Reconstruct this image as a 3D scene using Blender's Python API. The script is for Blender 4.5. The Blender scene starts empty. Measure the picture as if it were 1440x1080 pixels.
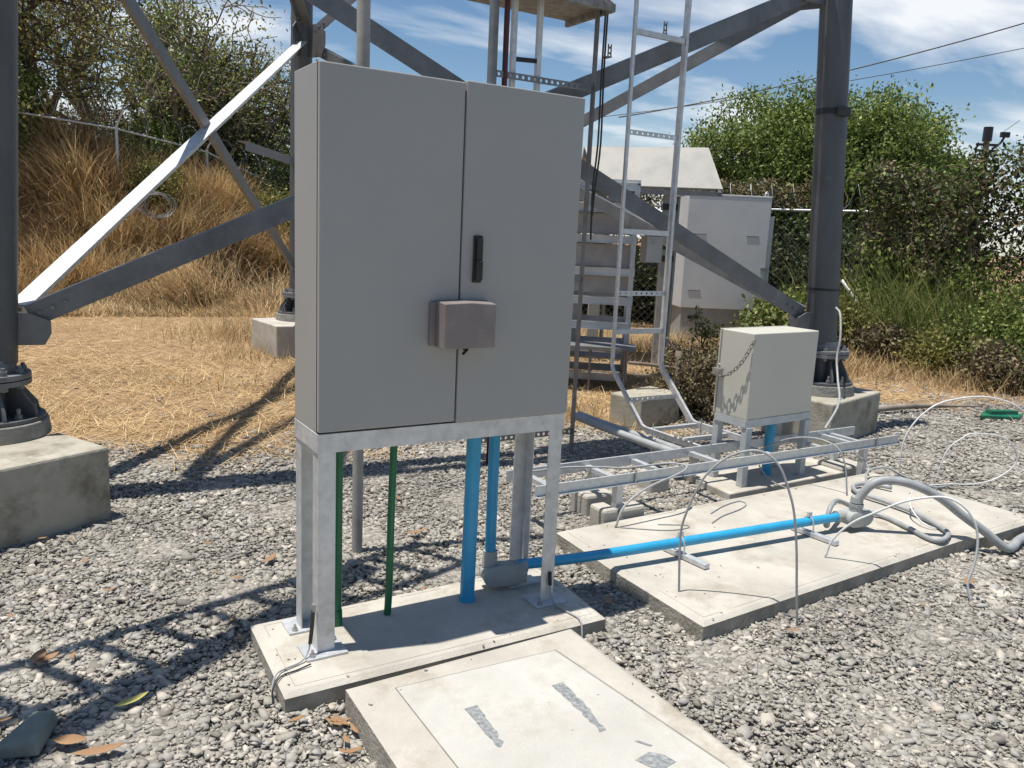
import bpy, math, random
import numpy as np
from mathutils import Vector, Matrix, noise as mnoise
rad = math.radians
scene = bpy.context.scene
COL = scene.collection
random.seed(7); RNG = np.random.default_rng(11)

# ---------------------------------------------------------------- camera
CAM = Vector((-0.8426, -2.6144, 1.5816))
cam_d = bpy.data.cameras.new('camera'); cam = bpy.data.objects.new('camera', cam_d); COL.objects.link(cam)
def cam_axes():
    pit, rol, yaw = rad(10.55589), rad(2.70873), rad(31.46862)
    fw = Vector((math.sin(yaw)*math.cos(pit), math.cos(yaw)*math.cos(pit), -math.sin(pit)))
    r = Vector((math.cos(yaw), -math.sin(yaw), 0)); u = r.cross(fw)
    c, s = math.cos(rol), math.sin(rol)
    return fw, c*r + s*u, -s*r + c*u
_fw, _rt, _up = cam_axes()
m3 = Matrix((_rt, _up, -_fw)).transposed()
cam.matrix_world = Matrix.Translation(CAM) @ m3.to_4x4()
cam_d.sensor_width = 36; cam_d.lens = 1149.44/1440*36
cam_d.clip_start = 0.05; cam_d.clip_end = 3000
scene.camera = cam

# ---------------------------------------------------------------- light
SUN_DIR = Vector((-0.21, 0.05, 1)).normalized()      # towards the sun
elev = math.asin(SUN_DIR.z); az = math.atan2(SUN_DIR.x, SUN_DIR.y)
sd = bpy.data.lights.new('sun', 'SUN'); sd.energy = 4.8; sd.angle = rad(0.53); sd.color = (1, .945, .865)
so = bpy.data.objects.new('sun', sd); COL.objects.link(so)
so.rotation_euler = SUN_DIR.to_track_quat('Z', 'Y').to_euler()
so.location = (0, 0, 30)

world = bpy.data.worlds.new('World'); scene.world = world; world.use_nodes = True
def build_world():
    nt = world.node_tree; N = nt.nodes; L = nt.links; N.clear()
    out = N.new('ShaderNodeOutputWorld'); bg = N.new('ShaderNodeBackground'); bg.inputs['Strength'].default_value = 0.07
    sky = N.new('ShaderNodeTexSky'); sky.sky_type = 'NISHITA'; sky.sun_disc = False
    sky.sun_elevation = elev; sky.sun_rotation = az; sky.air_density = 1.0; sky.dust_density = .25; sky.ozone_density = .8; sky.altitude = 200
    tc = N.new('ShaderNodeTexCoord'); sep = N.new('ShaderNodeSeparateXYZ'); L.new(tc.outputs['Generated'], sep.inputs[0])
    # project the view direction on a high flat layer so that clouds shrink towards the horizon
    zc = N.new('ShaderNodeMath'); zc.operation = 'MAXIMUM'; zc.inputs[1].default_value = 0.0; L.new(sep.outputs['Z'], zc.inputs[0])
    za = N.new('ShaderNodeMath'); za.operation = 'ADD'; za.inputs[1].default_value = 0.16; L.new(zc.outputs[0], za.inputs[0])
    dx = N.new('ShaderNodeMath'); dx.operation = 'DIVIDE'; L.new(sep.outputs['X'], dx.inputs[0]); L.new(za.outputs[0], dx.inputs[1])
    dy = N.new('ShaderNodeMath'); dy.operation = 'DIVIDE'; L.new(sep.outputs['Y'], dy.inputs[0]); L.new(za.outputs[0], dy.inputs[1])
    cb = N.new('ShaderNodeCombineXYZ'); L.new(dx.outputs[0], cb.inputs[0]); L.new(dy.outputs[0], cb.inputs[1])
    mp = N.new('ShaderNodeMapping'); mp.inputs['Rotation'].default_value = (0, 0, rad(35)); mp.inputs['Scale'].default_value = (.9, 1.7, 1); mp.inputs['Location'].default_value = (3.1, 1.7, 0)
    L.new(cb.outputs[0], mp.inputs[0])
    n1 = N.new('ShaderNodeTexNoise'); n1.inputs['Scale'].default_value = 1.0; n1.inputs['Detail'].default_value = 7; n1.inputs['Roughness'].default_value = .52; n1.inputs['Distortion'].default_value = .35
    L.new(mp.outputs[0], n1.inputs['Vector'])
    r1 = N.new('ShaderNodeValToRGB'); r1.color_ramp.elements[0].position = .49; r1.color_ramp.elements[1].position = .66; L.new(n1.outputs['Fac'], r1.inputs[0])
    # whiter towards the horizon
    hz = N.new('ShaderNodeMapRange'); hz.inputs['From Min'].default_value = 0.02; hz.inputs['From Max'].default_value = 0.16; hz.inputs['To Min'].default_value = .55; hz.inputs['To Max'].default_value = 0.0
    L.new(sep.outputs['Z'], hz.inputs['Value'])
    mx = N.new('ShaderNodeMath'); mx.operation = 'MAXIMUM'; 
    # clouds faded out of the unseen sky behind the camera to dim the cabinet front
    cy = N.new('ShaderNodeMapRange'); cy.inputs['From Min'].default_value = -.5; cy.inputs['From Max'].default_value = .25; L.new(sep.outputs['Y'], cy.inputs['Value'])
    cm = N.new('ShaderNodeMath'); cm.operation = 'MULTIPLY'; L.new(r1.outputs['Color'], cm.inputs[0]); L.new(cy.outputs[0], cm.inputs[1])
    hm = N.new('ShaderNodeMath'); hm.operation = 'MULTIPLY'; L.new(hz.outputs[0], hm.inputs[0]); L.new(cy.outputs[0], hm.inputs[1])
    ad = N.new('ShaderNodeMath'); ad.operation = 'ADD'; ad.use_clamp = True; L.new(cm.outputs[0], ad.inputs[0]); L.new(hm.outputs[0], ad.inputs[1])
    mu = N.new('ShaderNodeMath'); mu.operation = 'MULTIPLY'; mu.inputs[1].default_value = .9; L.new(ad.outputs[0], mu.inputs[0])
    mix = N.new('ShaderNodeMix'); mix.data_type = 'RGBA'; L.new(mu.outputs[0], mix.inputs['Factor']); hs = N.new('ShaderNodeHueSaturation'); hs.inputs['Saturation'].default_value = 1.18; hs.inputs['Value'].default_value = 1.18; L.new(sky.outputs[0], hs.inputs['Color']); L.new(hs.outputs[0], mix.inputs['A']); mix.inputs['B'].default_value = (11.2, 11.5, 11.8, 1)
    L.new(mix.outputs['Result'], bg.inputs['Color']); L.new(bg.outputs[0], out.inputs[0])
build_world()
scene.view_settings.view_transform = 'Standard'; scene.view_settings.look = 'None'
scene.view_settings.exposure = 0.34; scene.view_settings.gamma = 1
scene.render.engine = 'CYCLES'

# ---------------------------------------------------------------- materials
def nodes_of(name):
    m = bpy.data.materials.new(name); m.use_nodes = True
    nt = m.node_tree; return m, nt, nt.nodes, nt.links, nt.nodes['Principled BSDF']
def ramp(N, stops):
    r = N.new('ShaderNodeValToRGB'); e = r.color_ramp.elements
    while len(e) < len(stops): e.new(.5)
    for k, (p, c) in enumerate(stops): e[k].position = p; e[k].color = (*c, 1)
    return r
def mat(name, c1, c2=None, scale=4, rough=.6, metal=0, bump=0, bscale=60, detail=6, stops=None, spec=.5, stretch=(1,1,1), rvar=0, coat=0, dirt=None):
    """noise between two colours + fine bump"""
    m, nt, N, L, b = nodes_of(name)
    tc = N.new('ShaderNodeTexCoord'); mp = N.new('ShaderNodeMapping'); mp.inputs['Scale'].default_value = stretch; L.new(tc.outputs['Object'], mp.inputs[0])
    n = N.new('ShaderNodeTexNoise'); n.inputs['Scale'].default_value = scale; n.inputs['Detail'].default_value = detail; n.inputs['Roughness'].default_value = .6
    L.new(mp.outputs[0], n.inputs['Vector'])
    c2 = c2 or c1
    r = ramp(N, stops or [(.34, c1), (.66, c2)]); L.new(n.outputs['Fac'], r.inputs[0])
    col = r.outputs['Color']
    if dirt:
        dn = N.new('ShaderNodeTexNoise'); dn.inputs['Scale'].default_value = dirt[1]; dn.inputs['Detail'].default_value = 8; dn.inputs['Roughness'].default_value = .7; L.new(tc.outputs['Object'], dn.inputs['Vector'])
        dr = ramp(N, [(dirt[2], (0,0,0)), (dirt[3], (1,1,1))]); L.new(dn.outputs['Fac'], dr.inputs[0])
        mx = N.new('ShaderNodeMix'); mx.data_type = 'RGBA'; L.new(dr.outputs['Color'], mx.inputs['Factor']); L.new(col, mx.inputs['A']); mx.inputs['B'].default_value = (*dirt[0], 1)
        col = mx.outputs['Result']
    L.new(col, b.inputs['Base Color'])
    b.inputs['Roughness'].default_value = rough; b.inputs['Metallic'].default_value = metal; b.inputs['Specular IOR Level'].default_value = spec
    if rvar:
        mr = N.new('ShaderNodeMapRange'); mr.inputs['To Min'].default_value = rough-rvar; mr.inputs['To Max'].default_value = rough+rvar; L.new(n.outputs['Fac'], mr.inputs['Value']); L.new(mr.outputs[0], b.inputs['Roughness'])
    if bump:
        n2 = N.new('ShaderNodeTexNoise'); n2.inputs['Scale'].default_value = bscale; n2.inputs['Detail'].default_value = 5; L.new(tc.outputs['Object'], n2.inputs['Vector'])
        bp = N.new('ShaderNodeBump'); bp.inputs['Strength'].default_value = bump; bp.inputs['Distance'].default_value = .01; L.new(n2.outputs['Fac'], bp.inputs['Height']); L.new(bp.outputs[0], b.inputs['Normal'])
    return m
def island_mat(name, stops, rough=.8, transl=0.0, spec=.3):
    """a colour of its own for every small piece (stone, blade, leaf)"""
    m, nt, N, L, b = nodes_of(name)
    g = N.new('ShaderNodeNewGeometry'); r = ramp(N, stops); L.new(g.outputs['Random Per Island'], r.inputs[0])
    tc = N.new('ShaderNodeTexCoord'); n = N.new('ShaderNodeTexNoise'); n.inputs['Scale'].default_value = .9; n.inputs['Detail'].default_value = 4; L.new(tc.outputs['Object'], n.inputs['Vector'])
    mr = N.new('ShaderNodeMapRange'); mr.inputs['From Min'].default_value = .3; mr.inputs['From Max'].default_value = .7; mr.inputs['To Min'].default_value = .78; mr.inputs['To Max'].default_value = 1.2; L.new(n.outputs['Fac'], mr.inputs['Value'])
    vm = N.new('ShaderNodeVectorMath'); vm.operation = 'SCALE'; L.new(r.outputs['Color'], vm.inputs[0]); L.new(mr.outputs[0], vm.inputs['Scale'])
    L.new(vm.outputs[0], b.inputs['Base Color']); b.inputs['Roughness'].default_value = rough; b.inputs['Specular IOR Level'].default_value = spec
    if transl:
        t = N.new('ShaderNodeBsdfTranslucent'); L.new(vm.outputs[0], t.inputs['Color'])
        ms = N.new('ShaderNodeMixShader'); ms.inputs[0].default_value = transl
        L.new(b.outputs[0], ms.inputs[1]); L.new(t.outputs[0], ms.inputs[2]); L.new(ms.outputs[0], N['Material Output'].inputs['Surface'])
    return m

M = {}
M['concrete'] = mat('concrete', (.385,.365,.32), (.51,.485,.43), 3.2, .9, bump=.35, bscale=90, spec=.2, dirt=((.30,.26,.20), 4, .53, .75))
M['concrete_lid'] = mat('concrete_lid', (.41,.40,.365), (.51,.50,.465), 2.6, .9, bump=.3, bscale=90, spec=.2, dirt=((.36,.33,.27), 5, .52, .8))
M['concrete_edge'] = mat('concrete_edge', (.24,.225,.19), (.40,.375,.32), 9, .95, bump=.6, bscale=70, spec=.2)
M['concrete_block'] = mat('concrete_block', (.30,.285,.23), (.44,.415,.35), 2.2, .92, bump=.4, bscale=60, spec=.2, dirt=((.20,.18,.14), 2.6, .5, .66))
M['grout'] = mat('grout', (.20,.20,.18), (.30,.29,.26), 12, .95, bump=.7, bscale=50, spec=.2)
M['paint_grey'] = mat('paint_grey', (.325,.322,.308), (.352,.348,.334), 1.3, .42, bump=.05, bscale=260, rvar=.05, dirt=((.36,.35,.325), 2.2, .52, .85))
M['gap'] = mat('gap', (.02,.02,.022), None, 4, .8)
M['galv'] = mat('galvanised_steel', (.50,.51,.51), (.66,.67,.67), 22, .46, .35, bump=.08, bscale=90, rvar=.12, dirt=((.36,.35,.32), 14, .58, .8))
M['galv_bright'] = mat('bright_galvanised', (.48,.50,.51), (.62,.64,.65), 30, .40, .35, rvar=.1, bump=.06, dirt=((.45,.45,.44), 10, .62, .85))
M['galv_dull'] = mat('dull_galvanised', (.16,.165,.17), (.23,.235,.24), 8, .55, .3, rvar=.1, bump=.1, bscale=60, dirt=((.11,.11,.11), 5, .55, .75))
M['tower'] = mat('tower_steel', (.075,.08,.085), (.115,.12,.125), 5, .5, .2, rvar=.12, bump=.12, bscale=50, dirt=((.16,.165,.165), 11, .6, .8), stretch=(1,1,.35))
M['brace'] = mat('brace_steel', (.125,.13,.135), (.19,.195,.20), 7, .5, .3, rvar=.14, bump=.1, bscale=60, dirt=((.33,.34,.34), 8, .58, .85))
M['bolt'] = mat('bolt_steel', (.35,.35,.35), (.5,.5,.5), 40, .4, .7)
M['green_pipe'] = mat('green_pipe', (.008,.12,.05), (.012,.155,.065), 10, .38, bump=.03, dirt=((.05,.12,.08), 12, .62, .85))
M['blue_pipe'] = mat('blue_pipe', (.025,.29,.52), (.035,.35,.60), 7, .36, bump=.03, dirt=((.10,.27,.44), 14, .6, .9))
M['grey_pvc'] = mat('grey_conduit', (.27,.285,.29), (.36,.375,.38), 12, .5, bump=.1, bscale=120)
M['box_pvc'] = mat('cast_fitting', (.30,.32,.31), (.38,.40,.385), 14, .6, bump=.15, bscale=80)
M['pole_pipe'] = mat('pole_pipe', (.27,.26,.24), (.38,.365,.34), 9, .7, bump=.1)
M['beige'] = mat('beige_paint', (.50,.485,.42), (.53,.515,.45), 2, .5, bump=.04, bscale=200)
M['stand_paint'] = mat('stand_paint', (.40,.43,.44), (.5,.53,.54), 9, .5, .1)
M['lock_brown'] = mat('lock_cover_paint', (.19,.165,.155), (.225,.195,.18), 5, .5, bump=.05, dirt=((.30,.26,.24), 6, .5, .8))
M['black'] = mat('black_plastic', (.008,.008,.01), (.016,.016,.018), 20, .45)
M['chain'] = mat('chain_steel', (.22,.21,.2), (.34,.33,.31), 40, .45, .7)
M['cable_grey'] = mat('cable_grey', (.30,.31,.31), (.38,.39,.39), 30, .5)
M['cable_light'] = mat('cable_light', (.60,.61,.60), (.7,.71,.7), 30, .45)
M['cable_black'] = mat('cable_black', (.02,.02,.02), (.03,.03,.03), 30, .5)
M['red'] = mat('dark_red_paint', (.06,.012,.016), (.09,.018,.02), 8, .5)
M['far_cab'] = mat('cabinet_white', (.53,.55,.555), (.59,.61,.615), 2, .5, bump=.05)
M['far_base'] = mat('plinth_grey', (.25,.26,.25), (.33,.34,.32), 6, .8, bump=.2)
M['sheet'] = mat('roof_sheet', (.38,.37,.34), (.46,.45,.41), 5, .75, bump=.15, dirt=((.40,.37,.31), 5, .55, .8))
M['rack'] = mat('rack_alu', (.52,.54,.56), (.64,.66,.68), 5, .4, .35)
M['rack_dark'] = mat('rack_panel', (.30,.29,.28), (.40,.385,.37), 5, .6)
M['wood'] = mat('weathered_wood', (.13,.10,.08), (.24,.20,.16), 14, .9, bump=.6, bscale=40, stretch=(1,1,.15))
M['bark'] = mat('bark', (.07,.055,.042), (.16,.13,.10), 7, .95, bump=.6, bscale=30, spec=.1)
M['bark_pale'] = mat('bark_pale', (.17,.145,.12), (.30,.26,.22), 6, .95, bump=.5, bscale=30, spec=.1)
M['twig'] = mat('dry_twig', (.10,.075,.055), (.22,.165,.12), 7, .95, spec=.1)
M['slate'] = mat('slate', (.13,.16,.14), (.24,.27,.23), 9, .75, bump=.5, bscale=30)
M['rust'] = mat('platform_grating', (.17,.17,.165), (.30,.30,.285), 18, .7, bump=.4, dirt=((.12,.11,.095), 14, .5, .7))
M['greenplastic'] = mat('green_plastic', (.01,.12,.07), (.015,.16,.09), 8, .4)
M['lead'] = mat('lead_strip', (.19,.21,.22), (.42,.43,.42), 70, .5, .3, bump=.5, bscale=60)
M['stone'] = island_mat('crushed_stone', [(0,(.19,.175,.15)), (.22,(.28,.262,.228)), (.5,(.345,.325,.285)), (.7,(.315,.31,.285)), (.87,(.41,.375,.32)), (1,(.52,.48,.42))], .85)
M['straw'] = island_mat('straw', [(0,(.25,.155,.07)), (.35,(.48,.32,.15)), (.7,(.64,.47,.24)), (1,(.78,.62,.38))], .7, .12)
M['drygrass'] = island_mat('dry_grass', [(0,(.17,.11,.055)), (.3,(.40,.265,.13)), (.62,(.60,.43,.225)), (.86,(.78,.62,.37)), (1,(.28,.28,.12))], .7, .25)
M['greengrass'] = island_mat('green_grass', [(0,(.07,.10,.03)), (.5,(.16,.22,.06)), (.8,(.27,.31,.10)), (1,(.48,.42,.20))], .6, .3)
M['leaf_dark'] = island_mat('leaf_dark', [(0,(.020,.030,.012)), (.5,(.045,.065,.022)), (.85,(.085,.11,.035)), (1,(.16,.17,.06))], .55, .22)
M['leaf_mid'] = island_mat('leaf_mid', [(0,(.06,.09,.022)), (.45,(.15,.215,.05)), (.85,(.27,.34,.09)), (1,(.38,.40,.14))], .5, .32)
M['leaf_olive'] = island_mat('leaf_olive', [(0,(.08,.085,.028)), (.4,(.19,.20,.06)), (.8,(.32,.31,.09)), (1,(.46,.40,.16))], .6, .3)
M['leaf_brown'] = island_mat('leaf_brown', [(0,(.075,.058,.035)), (.45,(.17,.13,.075)), (.75,(.29,.235,.15)), (1,(.16,.19,.06))], .8, .15)
M['leaf_fallen'] = island_mat('leaf_fallen', [(0,(.20,.10,.05)), (.5,(.33,.19,.10)), (1,(.42,.30,.18))], .6, .1)
M['leaf_yellow'] = mat('leaf_yellow', (.45,.40,.10), (.5,.48,.18), 20, .5)

def ground_material():
    m, nt, N, L, b = nodes_of('ground_soil')
    tc = N.new('ShaderNodeTexCoord'); g = N.new('ShaderNodeNewGeometry')
    v = N.new('ShaderNodeTexVoronoi'); v.inputs['Scale'].default_value = 42; L.new(tc.outputs['Object'], v.inputs['Vector'])
    gr = ramp(N, [(0,(.17,.16,.14)), (.35,(.25,.235,.205)), (.7,(.32,.30,.265)), (1,(.4,.375,.33))])
    sp = N.new('ShaderNodeSeparateColor'); L.new(v.outputs['Color'], sp.inputs[0]); L.new(sp.outputs[0], gr.inputs[0])
    n = N.new('ShaderNodeTexNoise'); n.inputs['Scale'].default_value = 9; n.inputs['Detail'].default_value = 8; n.inputs['Roughness'].default_value = .7; L.new(tc.outputs['Object'], n.inputs['Vector'])
    sr = ramp(N, [(.3,(.15,.10,.06)), (.5,(.29,.195,.11)), (.72,(.42,.30,.17))]); L.new(n.outputs['Fac'], sr.inputs[0])
    at = N.new('ShaderNodeAttribute'); at.attribute_name = 'soil'
    mx = N.new('ShaderNodeMix'); mx.data_type = 'RGBA'; L.new(at.outputs['Fac'], mx.inputs['Factor']); L.new(gr.outputs['Color'], mx.inputs['A']); L.new(sr.outputs['Color'], mx.inputs['B'])
    L.new(mx.outputs['Result'], b.inputs['Base Color']); b.inputs['Roughness'].default_value = .95; b.inputs['Specular IOR Level'].default_value = .15
    bp = N.new('ShaderNodeBump'); bp.inputs['Strength'].default_value = .9; bp.inputs['Distance'].default_value = .012; L.new(v.outputs['Distance'], bp.inputs['Height']); bp.invert = True
    L.new(bp.outputs[0], b.inputs['Normal'])
    return m
M['ground'] = ground_material()

# ---------------------------------------------------------------- helpers
def V(*a): return np.array(a, float)
class MB:
    def __init__(s): s.v = []; s.f = []
    def add(s, vs, fs):
        k = len(s.v); s.v += [tuple(map(float, p)) for p in vs]; s.f += [tuple(i+k for i in f) for f in fs]; return s
    def box(s, a, b, rot=0, piv=None, R=None):
        a, b = V(*a), V(*b); lo, hi = np.minimum(a,b), np.maximum(a,b)
        P = [V(x,y,z) for z in (lo[2],hi[2]) for x,y in ((lo[0],lo[1]),(hi[0],lo[1]),(hi[0],hi[1]),(lo[0],hi[1]))]
        if rot:
            c = V(*piv) if piv is not None else (lo+hi)/2; cs, sn = math.cos(rot), math.sin(rot)
            P = [V(c[0]+(p[0]-c[0])*cs-(p[1]-c[1])*sn, c[1]+(p[0]-c[0])*sn+(p[1]-c[1])*cs, p[2]) for p in P]
        return s.add(P, [(0,3,2,1),(4,5,6,7),(0,1,5,4),(1,2,6,5),(2,3,7,6),(3,0,4,7)])
    def prism(s, poly, z0, z1):
        n = len(poly); P = [(x,y,z0) for x,y in poly] + [(x,y,z1) for x,y in poly]
        return s.add(P, [tuple(reversed(range(n))), tuple(range(n,2*n))] + [(i,(i+1)%n,n+(i+1)%n,n+i) for i in range(n)])
    def frame(s, d, hint=None):
        d = d/np.linalg.norm(d); h = V(0,0,1) if hint is None else V(*hint)
        if abs(d@h) > .98: h = V(1,0,0)
        u = np.cross(h, d); u /= np.linalg.norm(u); w = np.cross(d, u); return d, u, w      # u horizontal side, w up-ish
    def beam(s, a, b, wu, ww, hint=None, ou=0, ow=0):
        """rectangular bar from a to b; wu along side, ww along up; offsets ou/ow"""
        a, b = V(*a), V(*b); d, u, w = s.frame(b-a, hint)
        P = []
        for e in (a, b):
            for x, y in ((-.5,-.5),(.5,-.5),(.5,.5),(-.5,.5)): P.append(e+u*(x*wu+ou)+w*(y*ww+ow))
        return s.add(P, [(0,3,2,1),(4,5,6,7),(0,1,5,4),(1,2,6,5),(2,3,7,6),(3,0,4,7)])
    def profile(s, a, b, pts, hint=None):
        """extrude a closed outline given in (side, up) coordinates from a to b"""
        a, b = V(*a), V(*b); d, u, w = s.frame(b-a, hint); n = len(pts)
        P = [e+u*x+w*y for e in (a,b) for x,y in pts]
        return s.add(P, [tuple(reversed(range(n))), tuple(range(n,2*n))] + [(i,(i+1)%n,n+(i+1)%n,n+i) for i in range(n)])
    def cyl(s, a, b, r0, r1=None, n=20, cap=True):
        a, b = V(*a), V(*b); r1 = r0 if r1 is None else r1; d, u, w = s.frame(b-a)
        P = [e+r*(math.cos(2*math.pi*i/n)*u+math.sin(2*math.pi*i/n)*w) for e,r in ((a,r0),(b,r1)) for i in range(n)]
        F = [(i,(i+1)%n,n+(i+1)%n,n+i) for i in range(n)]
        if cap: F += [tuple(reversed(range(n))), tuple(range(n,2*n))]
        return s.add(P, F)
    def tube(s, pts, r, n=10, smooth=4):
        P = [V(*p) for p in pts]
        if smooth > 1 and len(P) > 2:                       # Catmull-Rom
            Q = [2*P[0]-P[1]] + P + [2*P[-1]-P[-2]]; out = []
            for i in range(1, len(Q)-2):
                for k in range(smooth):
                    t = k/smooth; a, b, c, d = Q[i-1:i+3]
                    out.append(.5*((2*b)+(-a+c)*t+(2*a-5*b+4*c-d)*t*t+(-a+3*b-3*c+d)*t**3))
            P = out+[P[-1]]
        rr = r if hasattr(r, '__len__') else [r]*len(P)
        if len(rr) != len(P): rr = np.interp(np.linspace(0,1,len(P)), np.linspace(0,1,len(rr)), rr)
        verts = []; u = None
        for i, p in enumerate(P):
            t = P[min(i+1,len(P)-1)]-P[max(i-1,0)]; t /= (np.linalg.norm(t)+1e-9)
            if u is None:
                h = V(0,0,1) if abs(t[2]) < .9 else V(1,0,0); u = np.cross(h, t)
            u = u - t*(u@t); u /= (np.linalg.norm(u)+1e-9); w = np.cross(t, u)
            verts += [p+rr[i]*(math.cos(2*math.pi*k/n)*u+math.sin(2*math.pi*k/n)*w) for k in range(n)]
        F = []
        for i in range(len(P)-1):
            for k in range(n): F.append((i*n+k, i*n+(k+1)%n, (i+1)*n+(k+1)%n, (i+1)*n+k))
        F += [tuple(reversed(range(n))), tuple(range((len(P)-1)*n, len(P)*n))]
        return s.add(verts, F)
def finish(me, material, smooth):
    me.materials.append(M[material] if isinstance(material, str) else material)
    if smooth:
        me.shade_smooth()
def wloc(o):
    p = V(0,0,0)
    while o: p = p + V(*o.location); o = o.parent
    return p
SPLIT = {'bolt','socket','lifting_strap','threaded_rod','rail_clip','louvre','lifting_eye','band','shelf_panel','cross_bar','cable_entry','cable_gland','post','chip','strap','foot_plate'}
def pieces(mb, gap=.012):
    n = len(mb.v); par = list(range(n))
    def fd(i):
        while par[i] != i: par[i] = par[par[i]]; i = par[i]
        return i
    for f in mb.f:
        for k in f[1:]: par[fd(k)] = fd(f[0])
    g = {}
    for i in range(n): g.setdefault(fd(i), []).append(i)
    P = np.array(mb.v); cl = [[ix, P[ix].min(0), P[ix].max(0)] for ix in g.values()]
    ch = True
    while ch:
        ch = False
        for i in range(len(cl)):
            for j in range(i+1, len(cl)):
                if np.all(cl[i][1]-gap <= cl[j][2]) and np.all(cl[j][1]-gap <= cl[i][2]):
                    cl[i] = [cl[i][0]+cl[j][0], np.minimum(cl[i][1],cl[j][1]), np.maximum(cl[i][2],cl[j][2])]; del cl[j]; ch = True; break
            if ch: break
    out = []
    for ix, _, _ in cl:
        m_ = {v: k for k, v in enumerate(sorted(ix))}; q = MB(); q.v = [mb.v[v] for v in sorted(ix)]; q.f = [tuple(m_[v] for v in f) for f in mb.f if f[0] in m_]; out.append(q)
    return out
def build(name, mb, material, parent=None, **k):
    if name in SPLIT and parent is not None:
        ps = pieces(mb)
        if len(ps) > 1:
            return [build1(name, q, material, parent, **k) for q in ps][0]
    return build1(name, mb, material, parent, **k)
def build1(name, mb, material, parent=None, loc=None, bevel=0, smooth=False, label=None, cat=None, group=None, kind=None):
    """link one mesh object; mb vertices are in world coordinates"""
    base = wloc(parent) if parent else V(*(loc if loc is not None else np.mean(np.array(mb.v), axis=0)*V(1,1,0)+V(0,0,min(p[2] for p in mb.v))))
    me = bpy.data.meshes.new(name); me.from_pydata([tuple(V(*p)-base) for p in mb.v], [], mb.f); me.update()
    finish(me, material, smooth)
    o = bpy.data.objects.new(name, me); COL.objects.link(o)
    if parent: o.parent = parent
    else: o.location = base
    if bevel:
        bv = o.modifiers.new('bevel', 'BEVEL'); bv.width = bevel; bv.segments = 2; bv.limit_method = 'ANGLE'; bv.angle_limit = rad(40)
    if smooth == 'auto':
        me.set_sharp_from_angle(angle=rad(40))
    tag(o, label, cat, group, kind); return o
def tag(o, label=None, cat=None, group=None, kind=None):
    for k, v in (('label',label),('category',cat),('group',group),('kind',kind)):
        if v: o[k] = v
    return o
def root(name, loc, label, cat, group=None):
    o = bpy.data.objects.new(name, None); COL.objects.link(o); o.location = loc; o.empty_display_size = .1
    return tag(o, label, cat, group)
def raw(name, verts, faces, material, loc=(0,0,0), parent=None, smooth=False, **k):
    """fast mesh from numpy arrays (all faces same size)"""
    verts = np.asarray(verts, np.float32) - np.asarray(loc, np.float32); faces = np.asarray(faces, np.int32)
    me = bpy.data.meshes.new(name); nf, w = faces.shape
    me.vertices.add(len(verts)); me.vertices.foreach_set('co', verts.ravel())
    me.loops.add(nf*w); me.loops.foreach_set('vertex_index', faces.ravel())
    me.polygons.add(nf); me.polygons.foreach_set('loop_start', np.arange(0, nf*w, w, dtype=np.int32))
    me.update(calc_edges=True)
    me.materials.append(M[material])
    if smooth: me.shade_smooth()
    o = bpy.data.objects.new(name, me); COL.objects.link(o)
    if parent: o.parent = parent
    else: o.location = loc
    return tag(o, **k)

# ---------------------------------------------------------------- terrain
FWD = V(math.sin(rad(31.47)), math.cos(rad(31.47)))
def sstep(x): x = np.clip(x, 0, 1); return x*x*(3-2*x)
def height(x, y):
    x = np.asarray(x, float); y = np.asarray(y, float)
    dx, dy = x+.84, y+2.61; d = np.hypot(dx, dy); az_ = np.degrees(np.arctan2(dx, dy))
    top = np.interp(az_, [-60, -10, 0, 8, 16, 22, 60], [3.3, 3.2, 2.95, 2.1, 1.0, .25, .0])
    foot = np.interp(az_, [-60, 0, 10, 20, 60], [11, 15.2, 14.2, 14.5, 15])
    h = top*sstep((d-foot)/3.6)
    h = h + .03*np.sin(x*.9+1)*np.cos(y*.7) * sstep((d-6)/4)
    return h
def straw_amount(x, y):
    """1 where dry grass covers the ground, 0 on the gravel"""
    line = np.interp(x, [-6,-.3,1.1,1.9,2.9,3.6,5,6.5,7.2,8,12], [2.6,2.65,2.95,2.45,2.45,2.5,2.65,2.7,2.1,1.5,.8])
    w = .34*np.sin(x*2.1)+.18*np.sin(x*5.3+1)+.12*np.sin(y*4.1+x*3)
    return sstep((y-line+w)/1.3+.25)
def build_ground():
    xs = np.unique(np.concatenate([np.linspace(-900,-30,14), np.linspace(-30,-6,30), np.linspace(-6,14,200), np.linspace(14,40,30), np.linspace(40,900,14)]))
    ys = np.unique(np.concatenate([np.linspace(-900,-30,10), np.linspace(-30,-4,20), np.linspace(-4,22,240), np.linspace(22,60,30), np.linspace(60,900,14)]))
    X, Y = np.meshgrid(xs, ys); Z = height(X, Y)
    near = np.exp(-((X-2)/9)**2-((Y-2)/9)**2)
    Z = Z + near*(.006*np.sin(X*7+Y*3)+.006*np.sin(Y*9-X*4)+.004*np.sin(X*17)*np.sin(Y*15)) - .002
    v = np.stack([X,Y,Z], -1).reshape(-1,3); nx, ny = len(xs), len(ys)
    i = np.arange(nx*ny).reshape(ny,nx); f = np.stack([i[:-1,:-1],i[:-1,1:],i[1:,1:],i[1:,:-1]], -1).reshape(-1,4)
    o = raw('ground', v, f, 'ground', smooth=True, kind='structure')
    a = o.data.attributes.new('soil', 'FLOAT', 'POINT'); a.data.foreach_set('value', straw_amount(v[:,0], v[:,1]).astype(np.float32))
build_ground()

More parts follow.
